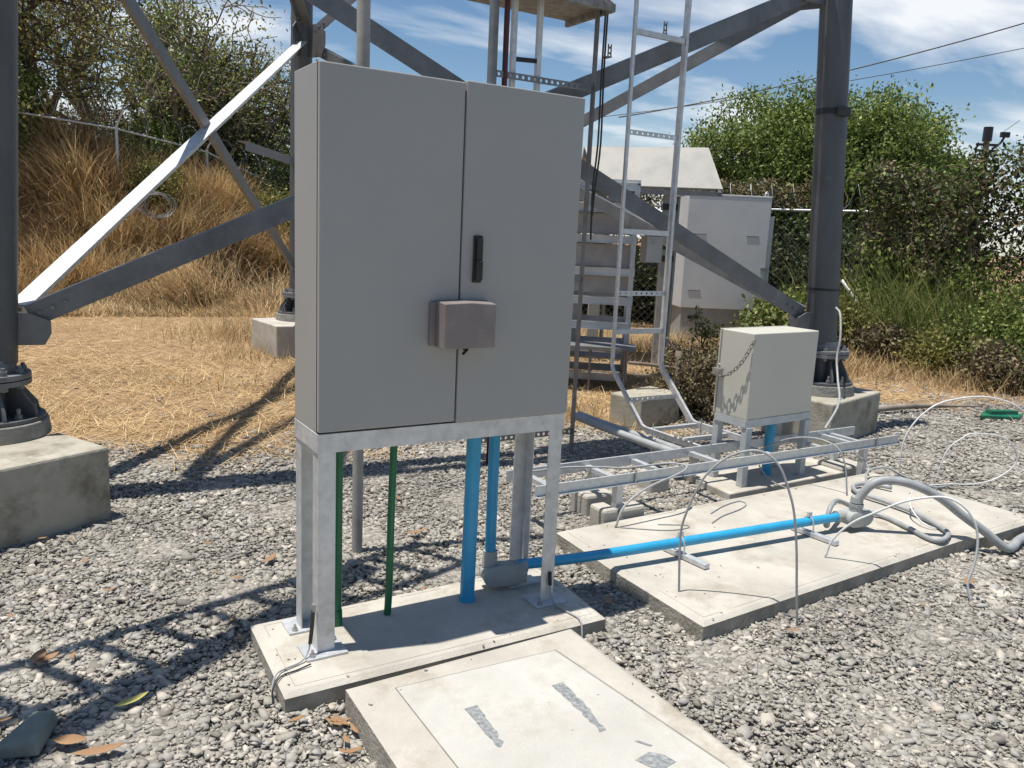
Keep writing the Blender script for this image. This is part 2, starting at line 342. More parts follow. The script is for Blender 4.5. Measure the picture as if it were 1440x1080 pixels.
# slab outlines (x,y) used for both slabs and to keep stones out
CABSLAB = [(-.17,-.20),(1.13,-.205),(1.16,.16),(1.15,.36),(-.15,.345)]
HATCH = [(0.0,-.295),(.905,-.275),(.90,-1.62),(-.02,-1.62)]
LONG = [(1.43,-.45),(3.40,-.335),(3.62,-.36),(4.20,-.34),(4.12,.72),(1.47,.66),(1.44,.15)]
def inside(poly, x, y):
    c = np.zeros(np.shape(x), bool); n = len(poly)
    for i in range(n):
        x1,y1 = poly[i]; x2,y2 = poly[(i+1)%n]
        if y1 == y2: continue
        c ^= ((y1 > y) != (y2 > y)) & (x < (x2-x1)*(y-y1)/(y2-y1)+x1)
    return c
def in_view(x, y, z=0, m=60):
    d = np.stack([x-CAM.x, y-CAM.y, np.zeros_like(x)+z-CAM.z], -1)
    zf = d@np.array(_fw); px = 720+1149.4*(d@np.array(_rt))/zf; py = 540-1149.4*(d@np.array(_up))/zf
    return (zf > .3) & (px > -m) & (px < 1440+m) & (py < 1080+m*2.5) & (py > -m)
def rand_rot(n):
    q = RNG.normal(size=(n,4)); q /= np.linalg.norm(q, axis=1, keepdims=True); w,x,y,z = q.T
    return np.stack([1-2*(y*y+z*z),2*(x*y-z*w),2*(x*z+y*w),2*(x*y+z*w),1-2*(x*x+z*z),2*(y*z-x*w),2*(x*z-y*w),2*(y*z+x*w),1-2*(x*x+y*y)],1).reshape(n,3,3)
def gravel():
    pts = []
    # denser, and finer, close to the camera
    for (n, x0, x1, y0, y1, s0, s1) in ((105000,-2.2,3.2,-1.9,3.6,.0065,.0165), (56000,2.4,10.5,-1.6,4.0,.009,.020), (12000,-4,2.4,2.6,6,.010,.019), (70000,-1.6,3.6,-1.6,2.2,.0035,.0065)):
        x = RNG.uniform(x0,x1,n); y = RNG.uniform(y0,y1,n); s = RNG.uniform(s0,s1,n)*RNG.choice([.7,1,1.4,1.9],n,p=[.42,.42,.13,.03])
        ok = in_view(x,y) & ~inside(CABSLAB,x,y) & ~inside(HATCH,x,y) & ~inside(LONG,x,y) & (RNG.uniform(size=n) > straw_amount(x,y)*.93)
        pts.append(np.stack([x,y,s],1)[ok])
    P = np.concatenate(pts); Zs = height(P[:,0],P[:,1])+RNG.uniform(.000,.009,len(P))
    # a few chips kicked up onto the slabs, most of them near the rims
    for poly, hh, k in ((CABSLAB,.0722,26),(HATCH,.1128,22),(LONG,.0822,70)):
        A = np.array(poly); x = RNG.uniform(A[:,0].min(),A[:,0].max(),900); y = RNG.uniform(A[:,1].min(),A[:,1].max(),900); c = A.mean(0)
        inn = inside([tuple(c+(V(*p)-c)*.975) for p in poly],x,y); rim = ~inside([tuple(c+(V(*p)-c)*.88) for p in poly],x,y)
        ok = inn & (RNG.uniform(size=900) < np.where(rim,1,.12)); x,y = x[ok][:k],y[ok][:k]   # k of them
        P = np.concatenate([P, np.stack([x,y,RNG.uniform(.002,.0065,len(x))],1)]); Zs = np.concatenate([Zs, np.full(len(x),hh)])
    n = len(P)
    base = np.array([(-1,-1,-1),(1,-1,-1),(1,1,-1),(-1,1,-1),(-1,-1,1),(1,-1,1),(1,1,1),(-1,1,1)], float)
    v = base[None]*RNG.uniform(.35,1.1,(n,8,3))
    v = v*(np.stack([RNG.uniform(.8,1.35,n),RNG.uniform(.6,1.0,n),RNG.uniform(.22,.5,n)],1)[:,None,:])*P[:,2][:,None,None]
    # mostly lying flat, tilted a little, any heading
    a = RNG.uniform(0,2*math.pi,n); tl = RNG.normal(0,.24,n); tr = RNG.normal(0,.24,n)
    def Rx(t): c,s=np.cos(t),np.sin(t); z=np.zeros_like(t); o=z+1; return np.stack([o,z,z,z,c,-s,z,s,c],1).reshape(-1,3,3)
    def Ry(t): c,s=np.cos(t),np.sin(t); z=np.zeros_like(t); o=z+1; return np.stack([c,z,s,z,o,z,-s,z,c],1).reshape(-1,3,3)
    def Rz(t): c,s=np.cos(t),np.sin(t); z=np.zeros_like(t); o=z+1; return np.stack([c,-s,z,s,c,z,z,z,o],1).reshape(-1,3,3)
    R = Rz(a)@Rx(tl)@Ry(tr)
    v = np.einsum('nij,nkj->nki', R, v)
    v[:,:,0] += P[:,0][:,None]; v[:,:,1] += P[:,1][:,None]; v[:,:,2] += Zs[:,None]
    q = np.array([(0,3,2,1),(4,5,6,7),(0,1,5,4),(1,2,6,5),(2,3,7,6),(3,0,4,7)])
    f = (q[None]+8*np.arange(n)[:,None,None]).reshape(-1,4)
    raw('gravel', v.reshape(-1,3), f, 'stone', label='grey crushed stone gravel covering the yard around the slabs', cat='gravel', kind='stuff')
gravel()

def blades(name, x, y, z, length, lean, width, material, az_bias=None, segs=3, droop=1.0, **k):
    """curved thin blades rooted at x,y,z"""
    n = len(x); a = RNG.uniform(0,2*math.pi,n) if az_bias is None else az_bias
    t = np.linspace(0,1,segs+1)
    L_ = length[:,None]; el = (lean[:,None])+droop*t[None]**1.0*RNG.uniform(.3,1.1,n)[:,None]      # angle from vertical grows along blade
    dx = np.sin(el); dz = np.cos(el)
    hx = np.concatenate([np.zeros((n,1)), np.cumsum((dx[:,1:]+dx[:,:-1])/2,1)],1)*L_/segs
    hz = np.concatenate([np.zeros((n,1)), np.cumsum((dz[:,1:]+dz[:,:-1])/2,1)],1)*L_/segs
    cx = x[:,None]+hx*np.cos(a)[:,None]; cy = y[:,None]+hx*np.sin(a)[:,None]; cz = z[:,None]+hz
    b = a+math.pi/2+RNG.normal(0,.5,n); w = (width[:,None]*(1-t[None]*.85))/2
    lx = cx-np.cos(b)[:,None]*w; ly = cy-np.sin(b)[:,None]*w; rx = cx+np.cos(b)[:,None]*w; ry = cy+np.sin(b)[:,None]*w
    v = np.stack([np.stack([lx,ly,cz],-1), np.stack([rx,ry,cz],-1)],2).reshape(n,-1,3)
    q = np.array([(2*i,2*i+1,2*i+3,2*i+2) for i in range(segs)])
    f = (q[None]+(2*(segs+1))*np.arange(n)[:,None,None]).reshape(-1,4)
    return raw(name, v.reshape(-1,3), f, material, **k)
def straw():
    n = 150000; r = np.sqrt(RNG.uniform(4.5**2, 17**2, n)); t = rad(31.47)+RNG.uniform(-.62,.62,n)
    r[:60000] = RNG.uniform(4.5, 10, 60000)
    x = CAM.x+r*np.sin(t); y = CAM.y+r*np.cos(t)
    patch = .55+.45*np.sin(x*1.7+1.2*np.sin(y*1.3))*np.cos(y*2.1+x*.4)
    ok = in_view(x,y) & (RNG.uniform(size=n) < straw_amount(x,y)*(.45+.55*patch))
    x,y = x[ok],y[ok]; n = len(x)
    blades('straw_litter', x, y, height(x,y)+RNG.uniform(0,.022,n), RNG.uniform(.08,.30,n), RNG.uniform(1.15,1.75,n), RNG.uniform(.003,.007,n), 'straw', segs=2, droop=.35,
           label='flattened golden straw lying over the bare ground inside the tower legs', cat='straw', kind='stuff')
straw()
def tall_grass():
    n = 120000; t = rad(31.47)+np.radians(RNG.uniform(-37,-9,n)); r = RNG.uniform(14.0,18.6,n)
    x = CAM.x+r*np.sin(t); y = CAM.y+r*np.cos(t)
    cl = np.sin(x*2.3+np.sin(y*1.9)*2)*np.sin(y*2.7+1.3*np.sin(x*1.1))
    ok = RNG.uniform(size=n) < .55+.45*cl; x,y,cl = x[ok],y[ok],cl[ok]; n = len(x)
    foot = np.clip((np.hypot(x-CAM.x,y-CAM.y)-14.0)/1.2,.25,1)
    ln = RNG.uniform(.45,1.15,n)*(1+.35*cl)*foot
    az_ = 2.2*np.sin(x*.9)+2*np.cos(y*1.1)+RNG.normal(0,.9,n)-1.2
    blades('tall_dry_grass', x, y, height(x,y)-.02, ln, np.abs(RNG.normal(0,.35,n)), RNG.uniform(.008,.020,n), 'drygrass', az_bias=az_, segs=3, droop=1.7,
           label='tall golden dry grass covering the bank below the fence', cat='dry grass', kind='stuff')
tall_grass()
def low_grass():
    # ragged dry tussocks near the footings, the rack and under the hedge
    cs = [(1.35,7.0,.6,500),(1.9,8.6,1.0,1400),(3.4,9.6,1.6,2600),(6.2,9.0,1.6,3500),(7.0,6.0,1.0,1800),(5.6,3.6,.7,1100),(7.6,5.6,1.0,2200),(8.6,4.3,.9,1700),(9.0,2.9,.8,1300),(3.3,3.1,.55,800),(2.3,5.2,.8,500),(4.3,6.1,1.3,2000),(0.6,5.6,.5,120),(1.3,5.0,.45,160)]
    xs=[];ys=[];ls=[]
    for cx,cy,r,n in cs:
        xs.append(RNG.normal(cx,r*.5,n)); ys.append(RNG.normal(cy,r*.5,n)); ls.append(RNG.uniform(.10,.42,n)*(1.0 if n>900 else .6))
    x,y,l = map(np.concatenate,(xs,ys,ls)); n=len(x)
    blades('dry_tussocks', x, y, height(x,y)-.01, l, np.abs(RNG.normal(0,.4,n)), RNG.uniform(.004,.010,n), 'drygrass', segs=3, droop=1.2,
           label='loose dry grass tufts standing around the footings and the rack', cat='dry grass', kind='stuff')
    n = 1700; q = RNG.normal(0,.6,n); x = 9.85+q*.25+RNG.normal(0,.22,n); y = 4.15-q*.9+RNG.normal(0,.15,n)
    blades('green_weeds', x, y, height(x,y), RNG.uniform(.6,1.9,n), np.abs(RNG.normal(0,.2,n)), RNG.uniform(.008,.02,n), 'greengrass', segs=4, droop=1.2,
           label='bright green long weeds growing at the foot of the vine fence', cat='weeds', kind='stuff')
low_grass()

# ---------------------------------------------------------------- slabs and footings
def slab(name, poly, h, label, chamf=.022, edge=True, material='concrete', z0=-.05):
    c = np.mean(np.array(poly),0); r = root(name, (c[0],c[1],0), label, 'concrete slab')
    mb = MB(); n = len(poly); P = [V(*p) for p in poly]
    def inset(d):
        out = []
        for i in range(n):
            a,b,cc = P[i-1],P[i],P[(i+1)%n]; e1=(b-a)/np.linalg.norm(b-a); e2=(cc-b)/np.linalg.norm(cc-b)
            n1=V(-e1[1],e1[0]); n2=V(-e2[1],e2[0]); s = 1 if area>0 else -1
            m=(n1+n2)*s; m/= (m@m)/2; out.append(b+m*d)
        return out
    area = sum(P[i-1][0]*P[i][1]-P[i][0]*P[i-1][1] for i in range(n))
    if area<0: P.reverse(); area=-area
    P0,P1 = inset(0),inset(chamf)
    v = [(p[0],p[1],z0) for p in P0]+[(p[0],p[1],h-chamf*.55) for p in P0]+[(p[0],p[1],h) for p in P1]
    f = [tuple(reversed(range(n))),tuple(range(2*n,3*n))]
    for k in (0,1): f += [(k*n+i,k*n+(i+1)%n,(k+1)*n+(i+1)%n,(k+1)*n+i) for i in range(n)]
    mb.add(v,f[:2]+f[2+n:]); f_side = f[2:2+n]; build('slab', mb, material, r)
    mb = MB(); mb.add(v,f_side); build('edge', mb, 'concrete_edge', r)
    g = MB(); Pg = inset(chamf+.022)
    for i in range(n):
        a, b = V(*Pg[i],h+.0002), V(*Pg[(i+1)%n],h+.0002); k = max(2,int(np.linalg.norm(b-a)/.09))
        for j in range(k):
            if random.random() < .72: g.beam(a+(b-a)*(j/k), a+(b-a)*((j+1)/k), random.uniform(.0012,.0026), .0012)
    if name == 'concrete_slab': build('trowel_line', g, 'concrete_edge', r)
    return r
sl = slab('concrete_slab', CABSLAB, .07, 'cast concrete slab with bevelled rim under the big grey cabinet')
slab('concrete_slab', LONG, .08, 'long sunlit concrete slab on the gravel, crossed by the blue pipe')
ht = slab('manhole_surround', HATCH, .11, 'pale concrete manhole surround with a flush lid in the foreground')
ht['category'] = 'manhole'
def lid():
    lo = [(.139,-.377),(.745,-.404),(.82,-1.16),(.80,-1.5),(.13,-1.5)]
    mb = MB(); mb.prism(list(reversed(lo)), .09, .1125); l = build('lid', mb, 'concrete_lid', ht, bevel=.002)
    g = MB()
    for i in range(len(lo)):
        a, b = lo[i], lo[(i+1)%len(lo)]; w = (.0022,.008,.004,.004,.0028)[i]
        g.beam((*a,.1105),(*b,.1105), w, .0042)
    build('joint', g, 'grout', ht)
    s = MB()
    for (x0,y0,x1,y1,n) in ((.305,-.585,.292,-.80,12),(.625,-.595,.612,-.875,15)):
        top=[];bot=[]
        for i in range(n+1):
            t=i/n; x=x0+(x1-x0)*t; y=y0+(y1-y0)*t; w=.022*(1-.25*t)
            top.append((x-w+random.uniform(-.006,.006)*(.2+t),y)); bot.append((x+w*(1-.7*t*t)+random.uniform(-.008,.008)*(.2+t),y))
        for i in range(n): s.prism([top[i],top[i+1],bot[i+1],bot[i]], .1118, .1140)
    build('lifting_strap', s, 'lead', l)
    ch = MB(); ch.prism([(.60,-1.03),(.66,-1.02),(.69,-1.05),(.70,-1.09),(.64,-1.10),(.615,-1.07)], .1115,.1145); ch.prism([(.655,-.96),(.665,-.96),(.69,-1.0),(.68,-1.0)],.1118,.1142)
    build('chip', ch, 'lead', l)
lid()
# small pads near the little cabinet and the tray
pad = MB(); pad.prism([(2.86,.80),(4.10,.84),(4.08,1.24),(2.90,1.26)], -.04, .055)
build('concrete_pad', pad, 'concrete', bevel=.008, label='low concrete pad under the stand of the small beige cabinet', cat='concrete slab')
kb = MB(); kb.prism([(3.55,1.25),(4.9,1.1),(4.92,1.3),(3.6,1.4)], -.04, .03)
def footing(name, c, half, top, ang, label, mtr='concrete_block'):
    r = root(name, (c[0],c[1],0), label, 'concrete footing', 'concrete footings of the tower legs')
    mb = MB(); mb.box((c[0]-half,c[1]-half,-.1),(c[0]+half,c[1]+half,top), ang); build('block', mb, mtr, r, bevel=.015)
    return r
LEG = {'L': V(-1.0,2.42), 'R': V(5.0,1.90), 'B': V(2.15,7.40)}
fl = root('concrete_footing', (-1.0,2.4,0), 'large stained concrete footing block at the left edge, nearest tower leg', 'concrete footing', 'concrete footings of the tower legs')
mb = MB()
def quadblock(c0, ax, w, d, top, z0=-.1):
    a = V(*c0); u = V(*ax); u/=np.linalg.norm(u); n = V(-u[1],u[0])
    return [tuple(a), tuple(a+n*d), tuple(a+n*d-u*w), tuple(a-u*w)]
mb.prism(quadblock((-.476,1.938),(.495,.252),1.15,.46,.393), -.1, .393); build('block', mb, 'concrete_block', fl, bevel=.014)
fr = root('concrete_footing', (5.0,1.9,0), 'weathered concrete footing block behind the small beige cabinet', 'concrete footing', 'concrete footings of the tower legs')
mb = MB(); mb.prism([(5.574,1.697),(5.45,2.35),(4.55,2.2),(4.62,1.45)], -.1, .36); build('block', mb, 'concrete_block', fr, bevel=.014)
fb = root('concrete_footing', (2.15,7.4,0), 'small pale concrete footing block beyond the straw, farthest tower leg', 'concrete footing', 'concrete footings of the tower legs')
mb = MB(); mb.prism([(1.702,6.80),(2.50,6.75),(2.62,7.75),(1.62,7.62)], -.1, .385); build('block', mb, 'concrete', fb, bevel=.012)

# ---------------------------------------------------------------- lattice tower
tower = root('lattice_tower', (2.05,3.9,0), 'dark grey steel three legged tower with crossed angle braces standing over the yard', 'tower')
CEN = (LEG['L']+LEG['R']+LEG['B'])/3
TAPER = {'L':.062,'R':.07,'B':.035}
def legp(k, z):
    d = CEN-LEG[k]; d = d/np.linalg.norm(d); p = LEG[k]+d*TAPER[k]*(z-.4); return V(p[0],p[1],z)
def tower_leg(k, ztop, r=.125, z0=.39):
    mb = MB(); mb.cyl(legp(k,.78), legp(k,8.4), r, r*.95, 40); lg = build('leg', mb, 'tower', tower, smooth='auto')
    p = LEG[k]; g = MB(); g.cyl((p[0],p[1],z0),(p[0],p[1],z0+.085), .285, .275, 40); build('grout_pad', g, 'grout', lg, smooth='auto', bevel=.006)
    b = MB(); z = z0+.088
    b.cyl((p[0],p[1],z),(p[0],p[1],z+.018), .262, .262, 40); b.cyl((p[0],p[1],z+.018),(p[0],p[1],.69), .095, .095, 32)
    for i in range(8):
        a = i*math.pi/4+.3; c,s_ = math.cos(a),math.sin(a); t = .008; n = (-s_*t, c*t)
        q = [(.09,z+.018),(.245,z+.018),(.235,z+.07),(.15,.668),(.09,.668)]
        P = [(p[0]+c*rr+sg*n[0], p[1]+s_*rr+sg*n[1], zz) for sg in (-1,1) for rr,zz in q]
        b.add(P, [(4,3,2,1,0),(5,6,7,8,9)]+[(i2,(i2+1)%5,5+(i2+1)%5,5+i2) for i2 in range(5)])
    build('base_shoe', b, 'tower', lg, smooth='auto')
    fg = MB(); fg.cyl((p[0],p[1],.668),(p[0],p[1],.695), .205, .205, 40); fg.cyl((p[0],p[1],.700),(p[0],p[1],.728), .205, .205, 40); fg.cyl((p[0],p[1],.728),(p[0],p[1],.80), r+.012, r+.001, 40)
    build('flange', fg, 'galv_dull', lg, smooth='auto', bevel=.002)
    bo = MB()
    for i in range(10):
        a = i*math.pi/5+.15; x,y = p[0]+.168*math.cos(a), p[1]+.168*math.sin(a)
        bo.cyl((x,y,.728),(x,y,.752),.021,.021,6); bo.cyl((x,y,.752),(x,y,.768),.011,.011,8); bo.cyl((x,y,.645),(x,y,.668),.021,.021,6)
        a += .2; x,y = p[0]+.215*math.cos(a), p[1]+.215*math.sin(a); bo.cyl((x,y,z+.018),(x,y,z+.042),.019,.019,6); bo.cyl((x,y,z+.042),(x,y,z+.075),.011,.011,8)
    build('bolt', bo, 'galv_dull', lg, smooth='auto')
    return lg
legs = {k: tower_leg(k, 8.4, z0=dict(L=.393,R=.36,B=.385)[k]) for k in 'LRB'}
def side(k1, k2, sgn):
    d = LEG[k2]-LEG[k1]; d/=np.linalg.norm(d); return V(-d[1],d[0],0)*sgn
def brace(k1, z1, k2, z2, s=.115, t=.010, flip=1, off=0, inset=.2, mtr='brace', up=1):
    a, b = legp(k1,z1), legp(k2,z2); d = (b-a)/np.linalg.norm(b-a); a = a+d*inset; b = b-d*inset
    hs = V(-d[1],d[0],0); hs/=np.linalg.norm(hs); a = a+hs*off; b = b+hs*off
    mb = MB()   # angle iron: one flange in the face plane, the other standing out sideways
    pts = [(0,-s/2*up),(flip*t,-s/2*up),(flip*t,(s/2-t)*up),(flip*s,(s/2-t)*up),(flip*s,s/2*up),(0,s/2*up)]
    mb.profile(a, b, pts)
    o = build('brace', mb, mtr, tower, bevel=.0015)
    bo = MB(); dd, u, w = mb.frame(b-a)
    for e, sg in ((a,1),(b,-1)):
        for i in (0.05,.12,.19):
            c = e+d*sg*i+u*flip*t; bo.cyl(c, c+u*flip*.016, .013, .013, 6)
            c = e+d*sg*i; bo.cyl(c, c-u*flip*.014, .012, .012, 6)
    build('bolt', bo, 'galv_dull', o)
    return o
def gusset(k, z, k2, w=.34, h=.30, dz=0.):
    p = legp(k,z); d = LEG[k2]-LEG[k]; d/=np.linalg.norm(d); d3 = V(d[0],d[1],0)
    a = p+d3*.11+V(0,0,dz); mb = MB()
    n = V(-d[1],d[0],0)*.006
    q = [(0,-h/2),(w*.8,-h/2),(w,-h*.15),(w,h*.25),(w*.45,h/2),(0,h/2)]
    P = [a+d3*x+V(0,0,y)+n*s for s in (-1,1) for x,y in q]
    mb.add(P, [tuple(reversed(range(6))),tuple(range(6,12))]+[(i,(i+1)%6,6+(i+1)%6,6+i) for i in range(6)])
    build('gusset_plate', mb, 'brace', tower)
ZB, ZT, ZU = .93, 3.62, 6.6
for a, b in (('L','R'),('L','B'),('R','B')):
    for k, k2 in ((a,b),(b,a)):
        gusset(k, ZB, k2, w=.17, h=.17, dz=.02); gusset(k, ZT, k2, w=.26, h=.36)
# the frame's side vector from k1 to k2 is horizontal: flip chooses which way the second flange points
brace('L', ZB, 'B', ZT, flip=-1, mtr='galv', s=.12)        # the sunlit diagonal, sunlight put into a paler steel than the other braces
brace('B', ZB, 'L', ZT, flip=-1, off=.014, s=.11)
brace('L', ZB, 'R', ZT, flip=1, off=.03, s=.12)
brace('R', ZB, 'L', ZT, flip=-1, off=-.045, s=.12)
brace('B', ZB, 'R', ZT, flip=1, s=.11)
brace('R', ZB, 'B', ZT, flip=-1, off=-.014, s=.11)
for a, b, f in (('L','B',1),('L','R',1),('B','R',1)):
    brace(a, ZT, b, ZU, flip=f, off=.01); brace(b, ZT, a, ZU, flip=f, off=.03)
# short strut from the middle of the left face to the back leg
mid = (legp('L',2.25)+legp('B',2.25))/2
mb = MB(); a = legp('B',2.26); b_ = a+(legp('L',2.30)-a)*.335
mb.profile(b_, a, [(0,-.045),(.008,-.045),(.008,.037),(.09,.037),(.09,.045),(0,.045)]); build('strut', mb, 'brace', tower)
# bands and a clamp on the right leg
mb = MB()
for z, w_ in ((1.22,.02),(2.62,.045)):
    p = legp('R',z); mb.cyl(p, p+V(0,0,w_), .129, .129, 40)
p = legp('R',2.62); mb.box((p[0]-.09,p[1]-.17,2.60),(p[0]+.02,p[1]-.12,2.67)); build('band', mb, 'black', tower)

# ---------------------------------------------------------------- big grey cabinet on its stand
W, D, ZC, H = 1.013, .27, .879, 1.2
cab = root('electrical_cabinet', (W/2, D/2, .07), 'large grey two door electrical cabinet on four galvanised legs in the centre', 'electrical cabinet')
mb = MB(); mb.box((.002,.016,ZC),(W-.002,D,ZC+H)); body = build('body', mb, 'paint_grey', cab, bevel=.004)
lip = MB(); lip.box((0,.012,ZC+.004),(W,.0165,ZC+H-.004)); build('door_seal', lip, 'gap', body)
mb = MB(); mb.box((0,-.008,ZC+.006),(.5125,.012,ZC+H-.004)); dl = build('door', mb, 'paint_grey', cab, bevel=.004)
mb = MB(); mb.box((.5170,-.012,ZC+.002),(W,.012,ZC+H+.003)); dr_ = build('door', mb, 'paint_grey', cab, bevel=.004); dr_['label'] = 'right door with black swing handle'
# handle on the right door
mb = MB(); mb.box((.560,-.022,1.395),(.596,-.0118,1.562)); hd = build('handle', mb, 'black', dr_, bevel=.004)
mb = MB(); mb.box((.563,-.040,1.405),(.590,-.0215,1.475)); mb.box((.566,-.036,1.475),(.590,-.0215,1.553)); mb.cyl((.582,-.037,1.468),(.582,-.044,1.468),.006,.006,12); build('handle_lever', mb, 'black', hd, bevel=.004)
# lock cover: a hood closing over the padlock
r_lc = MB()
z0, z1, x0, x1, y0 = 1.168, 1.332, .418, .622, -.092
r_lc.add([(x0,y0,z0),(x1,y0,z0),(x1,y0,z1-.008),(x0,y0,z1-.006),(x0,-.013,z0),(x1,-.013,z0),(x1,-.013,z1),(x0,-.013,z1),(x0+.1,y0-.001,z1-.002),(x0+.1,-.013,z1+.003)],
         [(0,1,2,8,3),(5,4,7,9,6),(4,0,3,7),(1,5,6,2),(3,8,9,7),(8,2,6,9),(4,5,1,0)])
lc = build('lock_cover', r_lc, 'lock_brown', cab, bevel=.003)
mb = MB(); mb.box((x0-.022,-.022,z0+.004),(x0-.0005,-.0125,z1-.006)); build('cover_flange', mb, 'lock_brown', lc, bevel=.001)
mb = MB(); mb.tube([(.533,-.05,1.175),(.530,-.052,1.158),(.520,-.054,1.150),(.512,-.055,1.142)],.0055,8); mb.tube([(.533,-.05,1.168),(.515,-.05,1.158)],.004,8); build('padlock_tail', mb, 'black', lc, smooth=True)
# stand
fz0, fz1 = ZC-.068, ZC-.001
st = MB(); t = .004
st.beam((0,t/2,(fz0+fz1)/2),(W,t/2,(fz0+fz1)/2),t,fz1-fz0); st.beam((0,D-t/2,(fz0+fz1)/2),(W,D-t/2,(fz0+fz1)/2),t,fz1-fz0)
st.beam((t/2,t,(fz0+fz1)/2),(t/2,D-t,(fz0+fz1)/2),t,fz1-fz0); st.beam((W-t/2,t,(fz0+fz1)/2),(W-t/2,D-t,(fz0+fz1)/2),t,fz1-fz0)
for yy in (.05/2+t, D-.05/2-t): st.box((t,yy-.025,fz1-.006),(W-t,yy+.025,fz1-.0015))
build('stand_frame', st, 'galv', cab, bevel=.0012)
def cab_leg(x, y, sx, sy):
    """angle-iron leg opening inwards, with a foot plate"""
    s, t = .062, .005
    mb = MB(); z0_, z1_ = .078, fz1-.008
    ax = x+sx*.0045; ay = y+sy*.0045
    mb.box((min(ax,ax+sx*s),min(ay,ay+sy*t),z0_),(max(ax,ax+sx*s),max(ay,ay+sy*t),z1_))
    mb.box((min(ax,ax+sx*t),min(ay+sy*t,ay+sy*s),z0_),(max(ax,ax+sx*t),max(ay+sy*t,ay+sy*s),z1_))
    lg = build('leg', mb, 'galv', cab, bevel=.001)
    p = MB(); cx, cy = x+sx*.03, y+sy*.028; p.box((cx-.075,cy-.06,.0705),(cx+.075,cy+.06,.0785)); build('foot_plate', p, 'galv_bright', lg, bevel=.001)
    b = MB()
    for dx, dy in ((-.05,-.042),(.055,.045)):
        b.cyl((cx+dx,cy+dy,.0785),(cx+dx,cy+dy,.089),.011,.011,6); b.cyl((cx+dx,cy+dy,.089),(cx+dx,cy+dy,.103),.0055,.0055,8)
    build('bolt', b, 'bolt', lg)
for x, y, sx, sy in ((0,0,1,1),(W,0,-1,1),(0,D,1,-1),(W,D,-1,-1)): cab_leg(x,y,sx,sy)

# ---------------------------------------------------------------- pipes at the cabinet
def pipe(name, pts, r, mtr, label, cat='pipe', n=20, smooth=4, group=None):
    mb = MB(); mb.tube(pts, r, n, smooth); return build(name, mb, mtr, loc=pts[0], smooth='auto', label=label, cat=cat, group=group)
pipe('green_conduit', [(.141,.195,.07),(.142,.198,.3),(.143,.2,.6),(.146,.205,.876)], .0175, 'green_pipe', 'green plastic conduit rising from the slab beside the left cabinet legs', 'conduit')
mb = MB(); mb.cyl((.141,.195,.0705),(.141,.195,.13),.021,.0195,20); g1 = bpy.data.objects['green_conduit']; build('socket', mb, 'green_pipe', g1, smooth='auto')
pipe('green_conduit', [(.346,.19,.07),(.352,.192,.2),(.356,.195,.5),(.366,.2,.876)], .0145, 'green_pipe', 'thinner green plastic conduit standing alone under the cabinet middle', 'conduit')
b1 = pipe('blue_riser', [(.69,.168,.07),(.694,.17,.4),(.70,.175,.876)], .030, 'blue_pipe', 'thick blue plastic pipe rising from the slab straight into the cabinet', 'pipe')
mb = MB(); mb.cyl((.69,.168,.0705),(.69,.168,.085),.034,.034,24); build('collar', mb, 'blue_pipe', b1, smooth='auto')
bp = root('blue_pipe_run', (.86,.23,.07), 'blue plastic pipe bending at a grey junction fitting and running across to the long slab', 'pipe')
ZP = .158
mb = MB(); mb.tube([(.838,.245,.215),(.836,.245,.5),(.833,.24,.878)], .0235, 24); build('riser', mb, 'blue_pipe', bp, smooth='auto')
mb = MB(); mb.tube([(.96,.215,ZP),(1.3,.16,ZP),(2.0,.100,ZP+.002),(2.92,.035,ZP)], .0235, 24); build('long_pipe', mb, 'blue_pipe', bp, smooth='auto')
def fitting(parent, cx, cy, cz, ang, L_=.10, up=(0,0)):
    mb = MB(); c, s_ = math.cos(ang), math.sin(ang); nn = 16
    # an oval access body with a screwed cover
    def ring(h, sc, y): return [(cx+c*(math.copysign(max(abs(math.cos(t))-0,0),math.cos(t))*h*.35+math.copysign(1,math.cos(t))*h*.65*(abs(math.cos(t))**.35))*1-s_*y, cy+s_*(math.copysign(abs(math.cos(t)),math.cos(t))*h*.35+math.copysign(1,math.cos(t))*h*.65*(abs(math.cos(t))**.35))+c*y, cz+math.sin(t)*sc) for t in [2*math.pi*i/nn for i in range(nn)]]
    R_ = [(L_*.9,.036,.042),(L_,.042,.034),(L_,.042,-.030),(L_*1.04,.046,-.031),(L_*1.04,.046,-.040),(L_*.98,.041,-.044)]
    P = []; 
    for h,sc,y in R_: P += ring(h,sc,y)
    F = [tuple(range(nn)), tuple(reversed(range((len(R_)-1)*nn, len(R_)*nn)))]
    for k in range(len(R_)-1): F += [(k*nn+i,(k+1)*nn+i,(k+1)*nn+(i+1)%nn,k*nn+(i+1)%nn) for i in range(nn)]
    mb.add(P,F)
    return build('junction_fitting', mb, 'box_pvc', parent, smooth='auto', bevel=.002)
f1 = fitting(bp, .885, .215, .135, rad(-9), .095)
mb = MB(); mb.cyl((.838,.245,.165),(.838,.245,.235),.034,.030,24); mb.cyl((.95,.217,ZP-.012),(1.0,.209,ZP-.006),.032,.030,24); build('socket', mb, 'box_pvc', f1, smooth='auto')
f2 = fitting(bp, 2.985, .012, .150, rad(-5), .090)
mb = MB(); mb.cyl((2.86,.044,ZP),(2.93,.034,ZP),.032,.033,24); mb.cyl((2.966,.004,.175),(2.966,.004,.215),.034,.034,24); mb.cyl((2.966,.004,.215),(2.966,.004,.232),.038,.038,8); mb.cyl((2.966,.004,.238),(2.966,.004,.27),.033,.031,24)
build('socket', mb, 'box_pvc', f2, smooth='auto')
